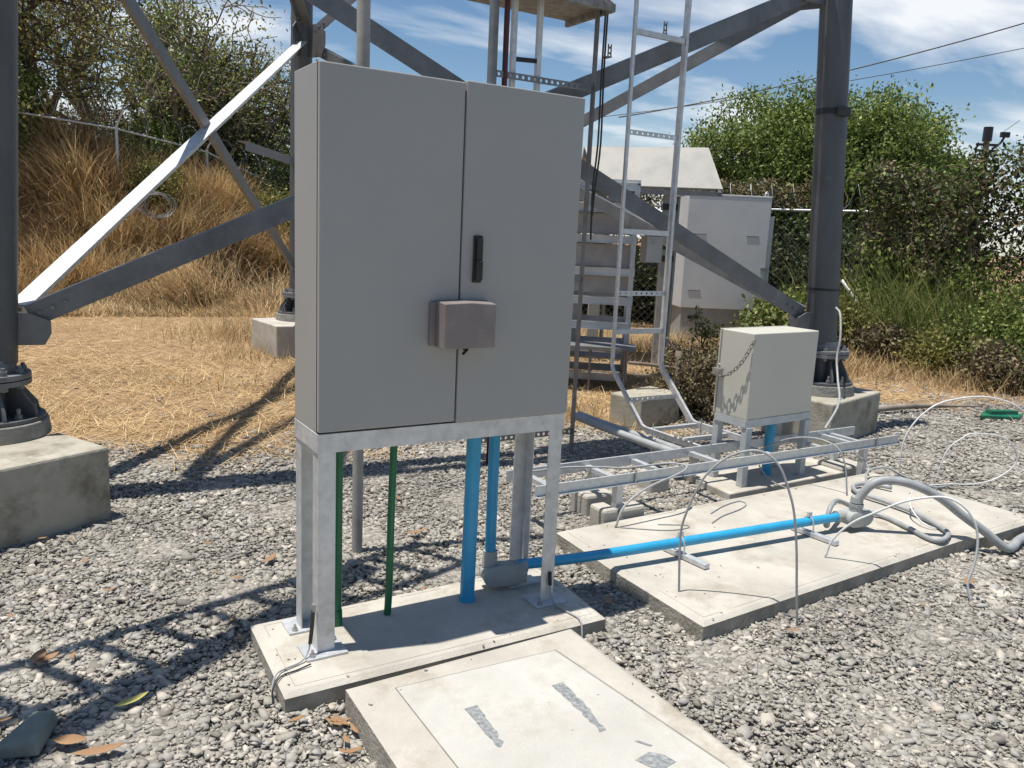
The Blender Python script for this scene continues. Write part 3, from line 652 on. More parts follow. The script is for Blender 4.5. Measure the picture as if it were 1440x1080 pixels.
for cx, cy, a in ((1.815,.119,rad(-5)),(2.655,.053,rad(-5))):
    mb = MB(); mb.beam((cx+.02,cy-.17,.096),(cx+.0,cy+.10,.096),.034,.024)
    c = build('clamp', mb, 'galv_bright', bp, bevel=.002)
    k = MB(); P = [(cx+.0,cy+.0+.027*math.cos(t),ZP+.027*math.sin(t)) for t in np.linspace(-.6,math.pi+.6,16)]
    P = [(cx,cy-.034,.11),(cx,cy-.032,ZP-.005)]+[(cx,cy+.0285*math.cos(t),ZP+.0285*math.sin(t)) for t in np.linspace(math.pi,0,14)]+[(cx,cy+.032,ZP-.005),(cx,cy+.034,.11)]
    for i in range(len(P)-1): k.beam(P[i],P[i+1],.026,.003,hint=(1,0,0)) if False else k.tube([P[i],P[i+1]],.0045,6,1)
    k.box((cx-.014,cy-.006,ZP+.028),(cx+.014,cy+.006,ZP+.052)); build('strap', k, 'galv_bright', c)
pipe('grey_post', [(.521,.997,-.02),(.521,.997,.8)], .026, 'pole_pipe', 'plain grey steel post stub standing in the gravel behind the cabinet', 'post')
# tall pipe seen above the cabinet, a bit farther back
pipe('vertical_pipe', [(.60,1.07,1.2),(.60,1.07,4.2)], .028, 'galv', 'upright galvanised pipe showing above the cabinet left of the braces', 'pipe')
o = bpy.data.objects['vertical_pipe']; bpy.data.objects.remove(o)
bpy.data.objects.remove(bpy.data.objects['grey_post'])
mb = MB(); mb.tube([(.521,.997,-.02),(.521,.997,1.5)], .026, 24); gp = build('steel_post', mb, 'pole_pipe', loc=(.521,.997,0), smooth='auto', label='round grey steel post rising from the gravel behind the cabinet to above its top', cat='post')
mb = MB(); mb.tube([(.521,.997,1.44),(.521,.997,4.6)], .0295, 24); build('upper_pipe', mb, 'pole_pipe', gp, smooth='auto')

# earth wires at the feet
def wire(name, pts, r, mtr, label, cat='cable', n=8, group=None, smooth=5):
    mb = MB(); mb.tube(pts, r, n, smooth); return build(name, mb, mtr, loc=pts[0], smooth=True, label=label, cat=cat, group=group)
ew = wire('earth_wire', [(-.012,.012,.22),(-.022,.0,.15),(-.035,-.01,.10),(-.07,-.03,.078),(-.13,-.05,.078),(-.165,-.07,.074),(-.185,-.10,.035),(-.175,-.13,.0)], .0035, 'cable_grey', 'grey earth wire leaving the front left cabinet leg over the slab edge')
mb = MB(); mb.tube([(-.010,.013,.24),(-.016,.006,.185),(-.026,-.004,.125)], .007, 10); build('sleeve', mb, 'cable_black', ew, smooth=True)
mb = MB(); mb.box((-.014,.006,.235),(-.002,.022,.262)); mb.cyl((-.016,.014,.25),(-.004,.014,.25),.007,.007,6); build('lug', mb, 'bolt', ew)
wire('earth_wire', [(-.04,-.058,.0785),(-.09,-.07,.075),(-.15,-.085,.0745),(-.185,-.11,.05),(-.19,-.13,.01)], .0028, 'cable_black', 'thin black earth wire lying across the slab left of the front foot plate')
ew2 = wire('earth_wire', [(.985,.002,.20),(.985,-.008,.13),(.99,-.03,.085),(1.0,-.10,.076),(1.01,-.17,.077),(1.006,-.205,.072),(1.0,-.222,.04),(.995,-.235,.0)], .004, 'cable_grey', 'grey earth wire running from the front right cabinet leg to the gravel')
mb = MB(); mb.tube([(.985,.0,.205),(.985,-.006,.15)], .0075, 10); build('sleeve', mb, 'cable_black', ew2, smooth=True)

# ---------------------------------------------------------------- cable tray (two parallel rails with rungs)
tray = root('cable_tray', (3.0,.87,0), 'horizontal galvanised cable ladder tray running to the right behind the long slab', 'cable tray')
YN, YF, ZT0, ZT1 = .745, 1.03, .245, .305
def c_rail(a, b, name='rail', sgn=1, parent=None, lip=.022, mtr='galv_bright', h=ZT1-ZT0):
    mb = MB(); t = .0022
    mb.profile(a, b, [(0,0),(sgn*lip,0),(sgn*lip,t),(sgn*t,t),(sgn*t,h-t),(sgn*lip*.6,h-t),(sgn*lip*.6,h),(0,h)])
    return build(name, mb, mtr, parent or tray)
c_rail((1.38,YN,ZT0),(4.42,YN,ZT0), sgn=-1); c_rail((1.38,YF,ZT0),(4.33,YF,ZT0), sgn=1)
for x in (1.50,1.92,2.26,2.72,3.18,3.66,3.97,4.06):
    mb = MB(); mb.profile((x,YN+.003,ZT0+.012),(x,YF-.003,ZT0+.012), [(-.018,0),(-.015,0),(-.015,.022),(.015,.022),(.015,0),(.018,0),(.018,.025),(-.018,.025)]); build('rung', mb, 'galv_bright', tray)
for x in (1.95,4.09):
    for y in (YN+.03, YF-.02):
        mb = MB(); mb.box((x-.022,y-.022,.01),(x+.022,y+.022,ZT0-.001)); build('post', mb, 'galv', tray, bevel=.002)
mb = MB()
for x, y, s_ in ((2.04,YN,-1),(4.17,YN,-1),(3.96,YF,1),(1.72,YF,1),(2.9,YF,1)):
    mb.box((x-.006,y+s_*.0035,ZT0-.01),(x+.006,y+s_*.012,ZT1+.012)); mb.cyl((x,y+s_*.012,ZT0+.03),(x,y+s_*.020,ZT0+.03),.007,.007,6)
build('rail_clip', mb, 'bolt', tray)
for (x0,y0,x1,y1,h,lab) in ((1.80,.69,1.90,.83,.13,'small concrete stub nearest the cabinet, under the near tray rail'),(1.93,.70,2.10,.80,.12,'small concrete stub right of the first, under the near tray rail'),(1.86,.93,2.06,1.10,.13,'small concrete stub carrying the far rail at the left end of the tray'),(2.50,1.12,2.66,1.26,.13,'small concrete stub behind the far rail near the branch'),(3.98,.84,4.24,1.06,.085,'rounded concrete stub under the right end of the tray')):
    mb = MB(); mb.box((x0,y0,-.03),(x1,y1,h)); build('concrete_stub', mb, 'concrete', bevel=.018, label=lab, cat='concrete block', group='concrete stubs under the cable tray')
# branch + vertical ladder
XL, XR = 2.86, 3.31
lad = root('cable_ladder', (3.08,1.6,.26), 'tall galvanised cable ladder climbing the tower and bending down to the tray', 'cable ladder')
def rail_path(x, sgn):
    pts = [(x,YF+.004,.272),(x,1.62,.272),(x,1.665,.285),(x,2.02,.61),(x,2.045,.66),(x,2.06,4.6)]
    for i in range(len(pts)-1):
        pass
    mb = MB(); w_, t = .045, .0035
    n = len(pts); P = [V(*p) for p in pts]; prof = [(-.5*w_),(.5*w_)]
    vs = []
    for i, p in enumerate(P):
        t1 = P[min(i+1,n-1)]-P[max(i-1,0)]; t1/=np.linalg.norm(t1); nrm = np.cross(V(1,0,0), t1)
        for a, b in ((0,-.5*w_),(sgn*t,-.5*w_),(sgn*t,.5*w_-t),(sgn*.022,.5*w_-t),(sgn*.022,.5*w_),(0,.5*w_)): vs.append(p+V(1,0,0)*a+nrm*b)
    fs = []
    for i in range(n-1): fs += [(i*6+k,i*6+(k+1)%6,(i+1)*6+(k+1)%6,(i+1)*6+k) for k in range(6)]
    fs += [tuple(reversed(range(6))), tuple(range((n-1)*6,n*6))]
    mb.add(vs, fs); return build('rail', mb, 'galv', lad)
rail_path(XL, -1); rail_path(XR, 1)
def perforated(a, b, h=.034, t=.003, nh=9, hr=.009):
    """a flat bar with round holes: strip built of cells, each with an octagonal opening"""
    a, b = V(*a), V(*b); mb = MB(); d, u, w = mb.frame(b-a); L_ = np.linalg.norm(b-a); cw = L_/nh; w = w if w[2] >= 0 else -w
    for i in range(nh):
        c = a+d*(i+.5)*cw
        for s in (-1,1):
            ou = [(-cw/2,-h/2),(0,-h/2),(cw/2,-h/2),(cw/2,0),(cw/2,h/2),(0,h/2),(-cw/2,h/2),(-cw/2,0)]
            inn = [(hr*math.cos(q),hr*math.sin(q)) for q in [math.pi*1.25+k*math.pi/4 for k in range(8)]]
            P = [c+d*x+w*y+u*(s*t/2) for x,y in ou+inn]; F = [(k,(k+1)%8,8+(k+1)%8,8+k) for k in range(8)]
            mb.add(P, F if s < 0 else [tuple(reversed(f)) for f in F])
        P = [c+d*x+w*y+u*(s*t/2) for s in (-1,1) for x,y in inn]; mb.add(P, [(k,8+k,8+(k+1)%8,(k+1)%8) for k in range(8)])
    for sg in (-1,1): mb.beam(a, b, t*.98, .0008, ow=sg*h/2)
    return mb
for z in (.90,1.18,1.62,2.30,2.96,3.6):
    if z in (.90,1.62,2.96): mb = MB(); mb.profile((XL+.004,2.05,z),(XR-.004,2.05,z), [(-.012,-.018),(.012,-.018),(.012,.018),(-.012,.018)])
    else: mb = perforated((XL+.004,2.045,z),(XR-.004,2.045,z), .034, .004)
    build('rung', mb, 'galv_bright' if z < 2.5 else 'galv', lad)
build('rung', perforated((XL+.004,1.83,.44),(XR-.004,1.83,.44), .03, .004), 'galv_bright', lad)
for y in (1.60,1.30): mb = MB(); mb.profile((XL+.004,y,.272),(XR-.004,y,.272), [(-.015,-.012),(.015,-.012),(.015,.012),(-.015,.012)]); build('rung', mb, 'galv_bright', lad)
mb = MB()
for i in range(4): mb.cyl((XL-.02,1.30-.05*i,.29),(XL-.02,1.30-.05*i,.305),.012,.012,6)
for x in (XL,XR): mb.tube([(x,1.55,.06),(x,1.55,.33)],.005,6,1)
mb.box((2.86,1.14,.03),(2.90,1.18,.25))
build('threaded_rod', mb, 'bolt', lad)
hoses = root('conduit_pair', (2.7,2.1,.2), 'pair of fat grey conduits with capped ends lying under the branch of the ladder', 'conduit')
for pts in ([(2.66,2.22,.26),(2.72,1.98,.23),(2.80,1.62,.20),(2.84,1.25,.19)],[(2.74,2.26,.25),(2.80,2.05,.225),(2.88,1.7,.20),(2.92,1.3,.19)]):
    mb = MB(); mb.tube(pts,.027,16); build('conduit', mb, 'grey_pvc', hoses, smooth='auto')

# ---------------------------------------------------------------- bridging frame and platform behind the cabinet
fr2 = root('access_frame', (2.2,2.02,0), 'slim steel support frame with punched bars behind the cabinet carrying a small platform', 'frame')
YP = 2.06
mb = MB(); mb.profile((2.56,YP,-.02),(2.56,YP,3.05), [(-.02,-.018),(.02,-.018),(.02,-.013),(-.015,-.013),(-.015,.018),(-.02,.018)]); build('post', mb, 'galv_dull', fr2)
mb = MB(); mb.cyl((1.765,YP,-.02),(1.765,YP,3.4),.030,.030,24); build('post', mb, 'galv_dull', fr2, smooth='auto')
mb = MB(); mb.profile((1.94,YP+.05,-.02),(1.94,YP+.05,3.05), [(-.016,-.016),(.016,-.016),(.016,.016),(-.016,.016)]); build('post', mb, 'galv', fr2)
mb = MB(); mb.profile((2.13,YP+.05,-.02),(2.13,YP+.05,3.05), [(-.016,-.016),(.016,-.016),(.016,.016),(-.016,.016)]); build('post', mb, 'galv', fr2)
mb = MB(); mb.profile((1.95,YP+.05,2.66),(2.12,YP+.05,2.67), [(-.01,-.013),(.01,-.013),(.01,.013),(-.01,.013)]); build('rung', mb, 'black', fr2)
for z, n in ((2.545,17),(.185,17),(1.28,17)): build('punched_bar', perforated((1.79,YP-.006 if z>1 else YP,z),(2.545,YP-.006 if z>1 else YP,z), .040, .004, n, .0115), 'galv_dull', fr2)
pf = MB(); pf.box((1.78,YP-.10,3.055),(2.58,YP+.42,3.085)); pl = build('platform', pf, 'rust', fr2)
pf = MB(); pf.beam((1.78,YP-.12,3.04),(2.56,YP-.12,3.04),.035,.05); pf.beam((2.585,YP-.12,3.04),(2.585,YP+.42,3.04),.03,.05)
for i in range(22):
    x = 1.80+i*.035; pf.beam((x,YP-.09,3.09),(x+.01,YP+.40,3.095),.008,.03)
for i in range(9):
    a = random.uniform(2.3,2.62); pf.tube([(a,YP-.12+random.uniform(0,.3),3.1),(a+random.uniform(-.1,.06),YP-.1,3.15),(a+random.uniform(-.1,.08),YP-.14,3.05)],.006,6,3)
build('grating', pf, 'rust', pl)
wire('red_pipe', [(1.86,YP+.0,.0),(1.86,YP+.0,1.5),(1.855,YP,3.3)], .018, 'red', 'dark red vertical pipe beside the round post of the frame', 'pipe', 16)
mb = MB()
for s_ in (.0,.018): mb.tube([(2.59+s_,YP-.03,3.3),(2.582+s_,YP-.035,2.7),(2.592+s_*1.3,YP-.03,2.2),(2.580+s_,YP-.02,1.9),(2.59,YP-.02,1.55+s_*9)],.0065,8)
build('hanging_cable', mb, 'cable_black', loc=(2.6,YP,1.45), smooth=True, label='bundle of black cables hanging down the frame post right of the cabinet', cat='cable')
# small clips standing on the upper brace
def clip(x, y, z, lab):
    mb = MB(); mb.box((x-.02,y-.005,z),(x+.02,y+.06,z+.006)); mb.box((x-.018,y-.003,z+.006),(x-.010,y+.003,z+.085)); mb.box((x+.006,y-.003,z+.006),(x+.014,y+.003,z+.085)); mb.box((x-.010,y-.003,z+.055),(x+.006,y+.003,z+.07)); mb.box((x-.010,y-.003,z+.02),(x+.006,y+.003,z+.032))
    build('beam_clip', mb, 'galv_dull', label=lab, cat='clip', group='clips on the upper brace')
clip(2.77,2.20,2.80,'small slotted metal clip on the upper brace, left of the ladder rails'); clip(3.21,2.15,3.01,'small slotted metal clip on the upper brace, beside the right ladder rail')
# unseen ladder and tube, added to cast the ladder-like shadow over the gravel
br = root('shadow_ladder', (-.6,1.0,2.8), 'unseen galvanised ladder added high above the yard to cast a striped shadow', 'cable ladder')
def build_shadow_ladder():
    zz = 2.8; a = V(-3.19,.205,zz); b = V(.25,1.10,zz); d = (b-a)/np.linalg.norm(b-a); n = V(d[1],-d[0],0)
    mb = MB(); mb.beam(a,b,.055,.05); build('rail', mb, 'galv', br)
    mb = MB(); mb.beam(a+n*.34,b+n*.34,.05,.05); build('rail', mb, 'galv', br)
    L_ = np.linalg.norm(b-a)
    for i in range(17): p = a+d*(i+.5)*L_/17; mb = MB(); mb.beam(p,p+n*.34+d*.12,.05,.03); build('rung', mb, 'galv', br)
    a2, b2 = V(-2.9,-.74,zz+.1), V(-.10,.94,zz+.1)
    mb = MB(); mb.tube([a2,b2],.075,12,1); build('shadow_tube', mb, 'galv', br)  # unseen tube added for the broad shadow band
build_shadow_ladder()

# ---------------------------------------------------------------- small beige cabinet
sc = root('small_cabinet', (3.38,1.02,.05), 'small beige steel cabinet on a low grey stand, chained shut, beside the tray', 'cabinet')
P4 = [(3.02,.875),(3.665,.915),(3.655,1.165),(3.01,1.135)]
mb = MB(); mb.prism(P4, .49, 1.035); bd = build('body', mb, 'beige', sc, bevel=.006)
def shrink(P, k):
    c = np.mean(np.array(P),0); return [tuple(V(*p)+(c-V(*p))/np.linalg.norm(c-V(*p))*k) for p in P]
mb = MB(); A = V(3.010,1.135); B_ = V(3.02,.875); n_ = V(-1,0); 
mb.prism([(3.004,1.150),(3.004,1.138),(3.66,1.168),(3.66,1.182)], .488, 1.037); build('door', mb, 'beige', sc, bevel=.004)
st = MB()
for i in range(4):
    a, b = P4[i], P4[(i+1)%4]; st.beam((*a,.465),(*b,.465),.006,.048)
build('stand_frame', st, 'stand_paint', sc)
for i, p in enumerate(P4):
    q = shrink(P4,.03)[i]; lg = MB(); lg.box((q[0]-.024,q[1]-.024,.056),(q[0]+.024,q[1]+.024,.441)); build('leg', lg, 'stand_paint', sc, bevel=.003)
def chain_links(path, step=.030, wire_r=.0032, lw=.010, ll=.020):
    P = [V(*p) for p in path]; mb0 = MB(); pts = []
    d = [0]; 
    for i in range(1,len(P)): d.append(d[-1]+np.linalg.norm(P[i]-P[i-1]))
    n = int(d[-1]/step); mb = MB()
    for k in range(n+1):
        s = k*step; c = V(*[np.interp(s,d,[p[j] for p in P]) for j in range(3)]); c2 = V(*[np.interp(s+.01,d,[p[j] for p in P]) for j in range(3)]); t = c2-c; t/=np.linalg.norm(t)+1e-9
        h = V(1,.1,.2) if k%2 else V(.1,1,.3); u = np.cross(h,t); u/=np.linalg.norm(u)
        ring = [c+t*(ll*math.cos(a))+u*(lw*math.sin(a)) for a in np.linspace(0,2*math.pi,11)]
        mb.tube(ring, wire_r, 6, 1)
    return mb
cp = [(3.012,.870,.985),(2.995,.885,.93),(2.985,.91,.87),(2.978,.95,.815),(2.972,1.0,.77),(2.97,1.05,.745),(2.975,1.11,.74)]
build('chain', chain_links(cp), 'chain', sc, smooth=True)
mb = MB(); mb.box((2.965,1.09,.74),(3.003,1.15,.785)); mb.tube([(2.98,1.10,.785),(2.98,1.10,.81),(2.98,1.13,.81),(2.98,1.13,.785)],.004,8); build('padlock', mb, 'bolt', sc, bevel=.004)
mb = MB(); mb.cyl((3.42,1.02,.0),(3.42,1.02,.489),.032,.032,24); build('blue_riser', mb, 'blue_pipe', smooth='auto', label='short blue pipe rising from the pad into the small beige cabinet', cat='pipe')

# ---------------------------------------------------------------- loose wires and hoses on the long slab
WA=[(1.549,-0.175,0.080),(1.541,-0.166,0.272),(1.544,-0.169,0.403),(1.586,-0.213,0.588),(1.641,-0.269,0.688),(1.697,-0.327,0.734),(1.747,-0.379,0.740),(1.794,-0.428,0.693),(1.830,-0.465,0.587),(1.851,-0.487,0.490),(1.868,-0.504,0.343),(1.881,-0.518,0.165),(1.895,-0.532,-0.000)]
WB=[(1.784,0.568,0.080),(1.825,0.572,0.176),(1.922,0.580,0.239),(2.059,0.592,0.280),(2.206,0.605,0.305),(2.330,0.65,0.318),(2.370,0.72,0.318),(2.304,0.80,0.310),(2.084,0.883,0.285),(1.964,0.947,0.285),(1.749,1.010,0.290),(1.45,1.015,.29)]
WC=[(3.470,0.422,0.080),(3.461,0.450,0.251),(3.444,0.498,0.357),(3.413,0.594,0.395),(3.377,0.705,0.390),(3.340,0.80,0.36),(3.314,0.87,0.32),(3.260,0.937,0.26),(3.243,0.928,0.16),(3.263,0.837,0.081),(3.331,0.75,0.041)]
WD=[(4.10,0.576,0.080),(4.236,0.593,0.224),(4.255,0.583,0.359),(4.316,0.550,0.480),(4.418,0.494,0.577),(4.554,0.420,0.622),(4.691,0.345,0.638),(4.824,0.273,0.614),(4.947,0.206,0.548),(5.101,0.122,0.399),(5.197,0.070,0.202),(5.241,0.046,0.000)]
WD[0] = (4.25,.585,.01)
WE=[(4.442,0.457,0.01),(4.488,0.429,0.256),(4.563,0.384,0.350),(4.631,0.343,0.390),(4.791,0.247,0.377),(4.876,0.196,0.307),(4.904,0.179,0.219),(4.872,0.198,0.147),(4.781,0.253,0.072),(4.662,0.325,0.035),(4.536,0.400,0.030),(4.40,0.46,0.02)]
WF=[(2.491,-0.192,0.082),(2.503,-0.211,0.177),(2.545,-0.274,0.278),(2.597,-0.352,0.348),(2.653,-0.437,0.417),(2.709,-0.520,0.460),(2.756,-0.591,0.476),(2.796,-0.652,0.449),(2.824,-0.693,0.389),(2.839,-0.715,0.304),(2.840,-0.718,0.192),(2.832,-0.706,0.088),(2.844,-0.724,0.005)]
WG=[(2.966,-0.0,0.245),(2.969,-0.01,0.27),(2.996,-0.033,0.330),(3.047,-0.067,0.369),(3.130,-0.123,0.372),(3.214,-0.180,0.347),(3.311,-0.246,0.295),(3.414,-0.315,0.209),(3.523,-0.388,0.124),(3.622,-0.455,0.040),(3.70,-.46,.035),(3.803,-0.43,0.040),(4.008,-0.395,0.035),(4.513,-0.33,0.035)]
WH=[(2.809,0.056,0.105),(2.800,0.050,0.160),(2.836,0.065,0.21),(2.95,0.12,0.21),(3.08,0.17,0.17),(3.20,0.16,0.12),(3.29,0.054,0.098),(3.250,-0.125,0.098),(3.200,-0.276,0.098),(3.216,-0.325,0.098),(3.304,-0.315,0.098),(3.386,-0.267,0.10),(3.463,-0.117,0.105),(3.513,0.041,0.105),(3.525,0.215,0.105),(3.520,0.325,0.105),(3.546,0.427,0.105),(3.640,0.497,0.105),(3.767,0.476,0.105),(3.818,0.359,0.105)]
G_ = 'loose wires looping over the long slab'
wire('loose_wire', WA, .0050, 'cable_grey', 'grey wire arching high over the blue pipe from slab to gravel', group=G_)
wire('loose_wire', WB, .0062, 'cable_grey', 'grey wire rising from the slab corner and lying along the tray', group=G_)
wire('loose_wire', WC, .0050, 'cable_grey', 'grey wire arching over the tray in front of the small beige cabinet', group=G_)
wire('loose_wire', WD, .0055, 'cable_light', 'whitish wire making the tall wide arch at the right end of the slab', group=G_)
wire('loose_wire', WE, .0045, 'cable_light', 'whitish wire curled in a round loop over the gravel at far right', group=G_)
wire('loose_wire', WF, .0055, 'cable_light', 'pale wire arching from the fitting over the near slab edge to the gravel', group=G_)
wire('loose_wire', [(2.02,.507,.084),(2.09,.47,.084),(2.16,.43,.084),(2.13,.40,.084),(2.0,.42,.084),(1.80,.555,.084)], .0030, 'cable_grey', 'thin grey wire end lying in a flat hook on the slab left corner', group=G_)
wire('loose_wire', [(2.31,.40,.085),(2.45,.46,.085),(2.62,.50,.085),(2.73,.55,.085),(2.74,.61,.085),(2.60,.59,.085),(2.42,.52,.085)], .0035, 'cable_grey', 'grey wire end bent back on itself in the middle of the slab', group=G_)
wire('loose_wire', [(3.62,.10,.20),(3.45,.0,.16),(3.38,-.12,.11),(3.40,-.2,.09)], .004, 'cable_light', 'short pale wire hooked over the thick grey hose', group=G_)
wire('loose_wire', [(4.33,.515,.03),(4.20,.55,.09),(4.10,.60,.14),(3.95,.62,.13),(3.80,.52,.10),(3.84,.44,.09),(4.0,.46,.10),(4.15,.42,.09),(4.344,.40,.03),(4.5,.40,.02)], .0075, 'grey_pvc', 'blue grey cable bundle looped flat at the far end of the slab', group=G_)
wire('loose_wire', [(3.98,.64,.12),(4.05,.72,.15),(4.0,.78,.2),(3.85,.80,.22)], .004, 'cable_grey', 'short grey wire curling off the slab towards the tray end', group=G_)
hg = root('grey_hose', (2.966,0,.24), 'thick grey flexible hose rising from the fitting and dropping over the slab edge', 'hose')
mb = MB(); mb.tube(WG, .0235, 16, 8); build('hose', mb, 'grey_pvc', hg, smooth=True)
hh = root('grey_hose', (2.81,.05,.1), 'thinner grey flexible hose coiled flat over the long slab', 'hose')
mb = MB(); mb.tube(WH, .0135, 14, 6); build('hose', mb, 'grey_pvc', hh, smooth=True)
mb = MB(); mb.cyl((2.803,.052,.11),(2.803,.052,.135),.017,.017,8); mb.cyl((2.803,.052,.14),(2.803,.052,.16),.0155,.0155,16); build('connector', mb, 'box_pvc', hh)
wire('leg_wire', [(4.93,1.77,1.09),(4.90,1.70,1.04),(4.83,1.62,.86),(4.79,1.60,.70),(4.70,1.50,.55),(4.45,1.28,.42),(4.02,1.05,.31)], .009, 'cable_grey', 'grey wire hanging from the right tower leg down to the tray', 'cable')

# leaves and scraps
def leaf(x, y, L_, w_, ang, mtr, lab, z=.028, curl=.35):
    mb = MB(); n = 6; P = []; F = []
    for i in range(n+1):
        t = i/n; ww = w_*math.sin(math.pi*min(max(t*.96+.02,0),1))**.8
        for s_ in (-1,0,1):
            lx = (t-.5)*L_; ly = s_*ww/2; lz = curl*abs(s_)*ww*.5 + curl*L_*(t-.5)**2 
            P.append((x+lx*math.cos(ang)-ly*math.sin(ang), y+lx*math.sin(ang)+ly*math.cos(ang), z+lz))
    for i in range(n):
        for k in (0,1): F.append((i*3+k,i*3+k+1,(i+1)*3+k+1,(i+1)*3+k))
    mb.add(P,F); o = build('fallen_leaf', mb, mtr, smooth=True, label=lab, cat='leaf', group='fallen leaves on the gravel')
    sm = o.modifiers.new('solid','SOLIDIFY'); sm.thickness = .0012
    return o
leaf(-.597,.054,.115,.032,.35,'leaf_yellow','long yellow green leaf on the gravel at lower left')
leaf(-.846,.487,.10,.045,1.2,'leaf_fallen','curled brown leaf in the shadow strip near the left edge')
leaf(-.82,.46,.09,.035,.6,'leaf_fallen','pointed orange leaf beside the curled brown leaf at the left edge')
leaf(-.71,-.18,.14,.04,-.1,'leaf_fallen','long tan leaf beside the slate piece at lower left')
leaf(-.78,-.09,.10,.05,-.5,'leaf_fallen','wide brown leaf next to the slate piece at lower left')
leaf(.10,1.01,.11,.035,.8,'leaf_fallen','brown leaf on the gravel left of the rear cabinet leg')
leaf(.86,1.05,.14,.03,.15,'leaf_fallen','long brown leaf seen under the cabinet on the gravel')
leaf(3.0,-.62,.08,.05,.3,'leaf_fallen','orange leaf on the gravel below the slab edge at right')
leaf(1.28,-.03,.07,.035,.9,'leaf_fallen','small brown leaf between the two slabs')
for i in range(34):
    x = random.choice([random.uniform(-1.2,-.1), random.uniform(-.25,.02), random.uniform(-.6,1.0), random.uniform(1,3.4)]); y = random.uniform(-.9,1.8)
    if inside(CABSLAB,np.array(x),np.array(y)) or inside(HATCH,np.array(x),np.array(y)) or inside(LONG,np.array(x),np.array(y)) : continue
    leaf(x,y,random.uniform(.03,.06),random.uniform(.012,.025),random.uniform(0,6.3),'leaf_fallen','small dry brown leaf scattered on the gravel',curl=random.uniform(.1,.6))
for i in range(9): leaf(-.03-random.uniform(0,.10)+.02, -.30-random.uniform(0,.22), random.uniform(.04,.08), random.uniform(.012,.02), random.uniform(0,6.3), 'leaf_fallen', 'dry brown leaf in the litter heap at the manhole corner')
mb = MB(); mb.add([(-.98,-.06,.01),(-.86,-.10,.012),(-.80,.06,.02),(-.865,.085,.02),(-.98,-.06,.05),(-.87,-.095,.052),(-.812,.055,.062),(-.865,.075,.062)],[(0,3,2,1),(4,5,6,7),(0,1,5,4),(1,2,6,5),(2,3,7,6),(3,0,4,7)])
build('slate_piece', mb, 'slate', bevel=.006, label='flat greenish slate piece lying in the gravel at the lower left corner', cat='stone')
mb = MB(); mb.prism([(7.05,1.62),(7.35,1.42),(7.6,1.5),(7.35,1.75)], .02,.05); mb.prism([(7.2,1.6),(7.5,1.5),(7.5,1.55),(7.25,1.68)], .05,.085)
build('plastic_scrap', mb, 'greenplastic', label='flat green plastic scrap on the gravel at far right', cat='scrap')
wire('fallen_branch', [(6.1,2.25,.03),(6.6,2.1,.07),(7.1,2.05,.05),(7.5,1.85,.06)], [.035,.028,.02,.008], 'bark_pale', 'dead branch lying on the ground right of the footing', 'branch')

# ---------------------------------------------------------------- far equipment
fc = root('white_cabinet', (8.7,7.0,0), 'tall white outdoor cabinet with a lopsided base beyond the ladder', 'cabinet')
u = V(.86,-.51); n = V(.51,.86); o0 = V(8.2,7.15)
def loc2(a, b): p = o0+u*a+n*b; return (p[0],p[1])
mb = MB(); mb.prism([loc2(0,0),loc2(1.30,0),loc2(1.30,.65),loc2(-.08,.65)], .52, 2.27); bd = build('body', mb, 'far_cab', fc, bevel=.01)
mb = MB(); mb.prism([loc2(0,-.004),loc2(1.30,-.004),loc2(1.32,.66),loc2(-.09,.66)], 2.27, 2.30); build('top', mb, 'far_cab', fc, bevel=.006)
mb = MB(); mb.prism([loc2(1.30,.05),loc2(1.38,.05),loc2(1.38,.5),loc2(1.30,.5)], .75, 2.0); build('side_duct', mb, 'far_cab', fc, bevel=.01)
mb = MB(); mb.prism([loc2(.02,.02),loc2(1.28,.02),loc2(1.28,.63),loc2(.0,.63)], -.05, .52); build('plinth', mb, 'far_base', fc, bevel=.01)
mb = MB()
for a, z in ((.12,1.68),(.95,1.68),(.10,.80)): p,q = loc2(a,-.004),loc2(a+.2,-.004); mb.beam((*p,z),(*q,z),.008,.012)
p,q = loc2(1.22,-.01),loc2(1.34,-.01); mb.beam((*p,1.18),(*q,1.18),.03,.05); build('louvre', mb, 'galv_dull', bd)
mb = MB()
for a in (.14,.2,.26,1.0): p,q = loc2(a,.012),loc2(a+.05,.012); mb.beam((*p,.36),(*q,.38),.02,.05)
build('cable_entry', mb, 'black', fc)
mb = MB()
for a in (.03,1.2): p = loc2(a,.05); mb.tube([(*p,2.30),(*p,2.34),(p[0]+.03,p[1],2.37),(p[0]+.06,p[1],2.34),(p[0]+.06,p[1],2.30)],.012,8,2)
build('lifting_eye', mb, 'galv_bright', fc)

cn = root('canopy', (5.9,5.1,0), 'sloping pale sheet roof on a post behind the cable ladder', 'canopy')
el, er = V(5.30,5.62,2.18), V(6.63,4.88,2.20); tl, tr_ = V(5.35,6.05,2.66), V(6.72,5.28,2.72)
nn = np.cross(er-el, tl-el); nn/=np.linalg.norm(nn); t = nn*.02
mb = MB(); P = [el,er,tr_,tl]; mb.add([tuple(p-t) for p in P]+[tuple(p+t) for p in P],[(0,3,2,1),(4,5,6,7),(0,1,5,4),(1,2,6,5),(2,3,7,6),(3,0,4,7)]); build('roof', mb, 'sheet', cn)
bl, brr = tl+V(.35,.6,-.45), tr_+V(.35,.6,-.45); mb = MB(); P = [tl+nn*.021,tr_+nn*.021,brr,bl]; mb.add([tuple(p-V(0,0,.03)) for p in P]+[tuple(p) for p in P],[(0,3,2,1),(4,5,6,7),(0,1,5,4),(1,2,6,5),(2,3,7,6),(3,0,4,7)]); build('rear_roof', mb, 'sheet', cn)
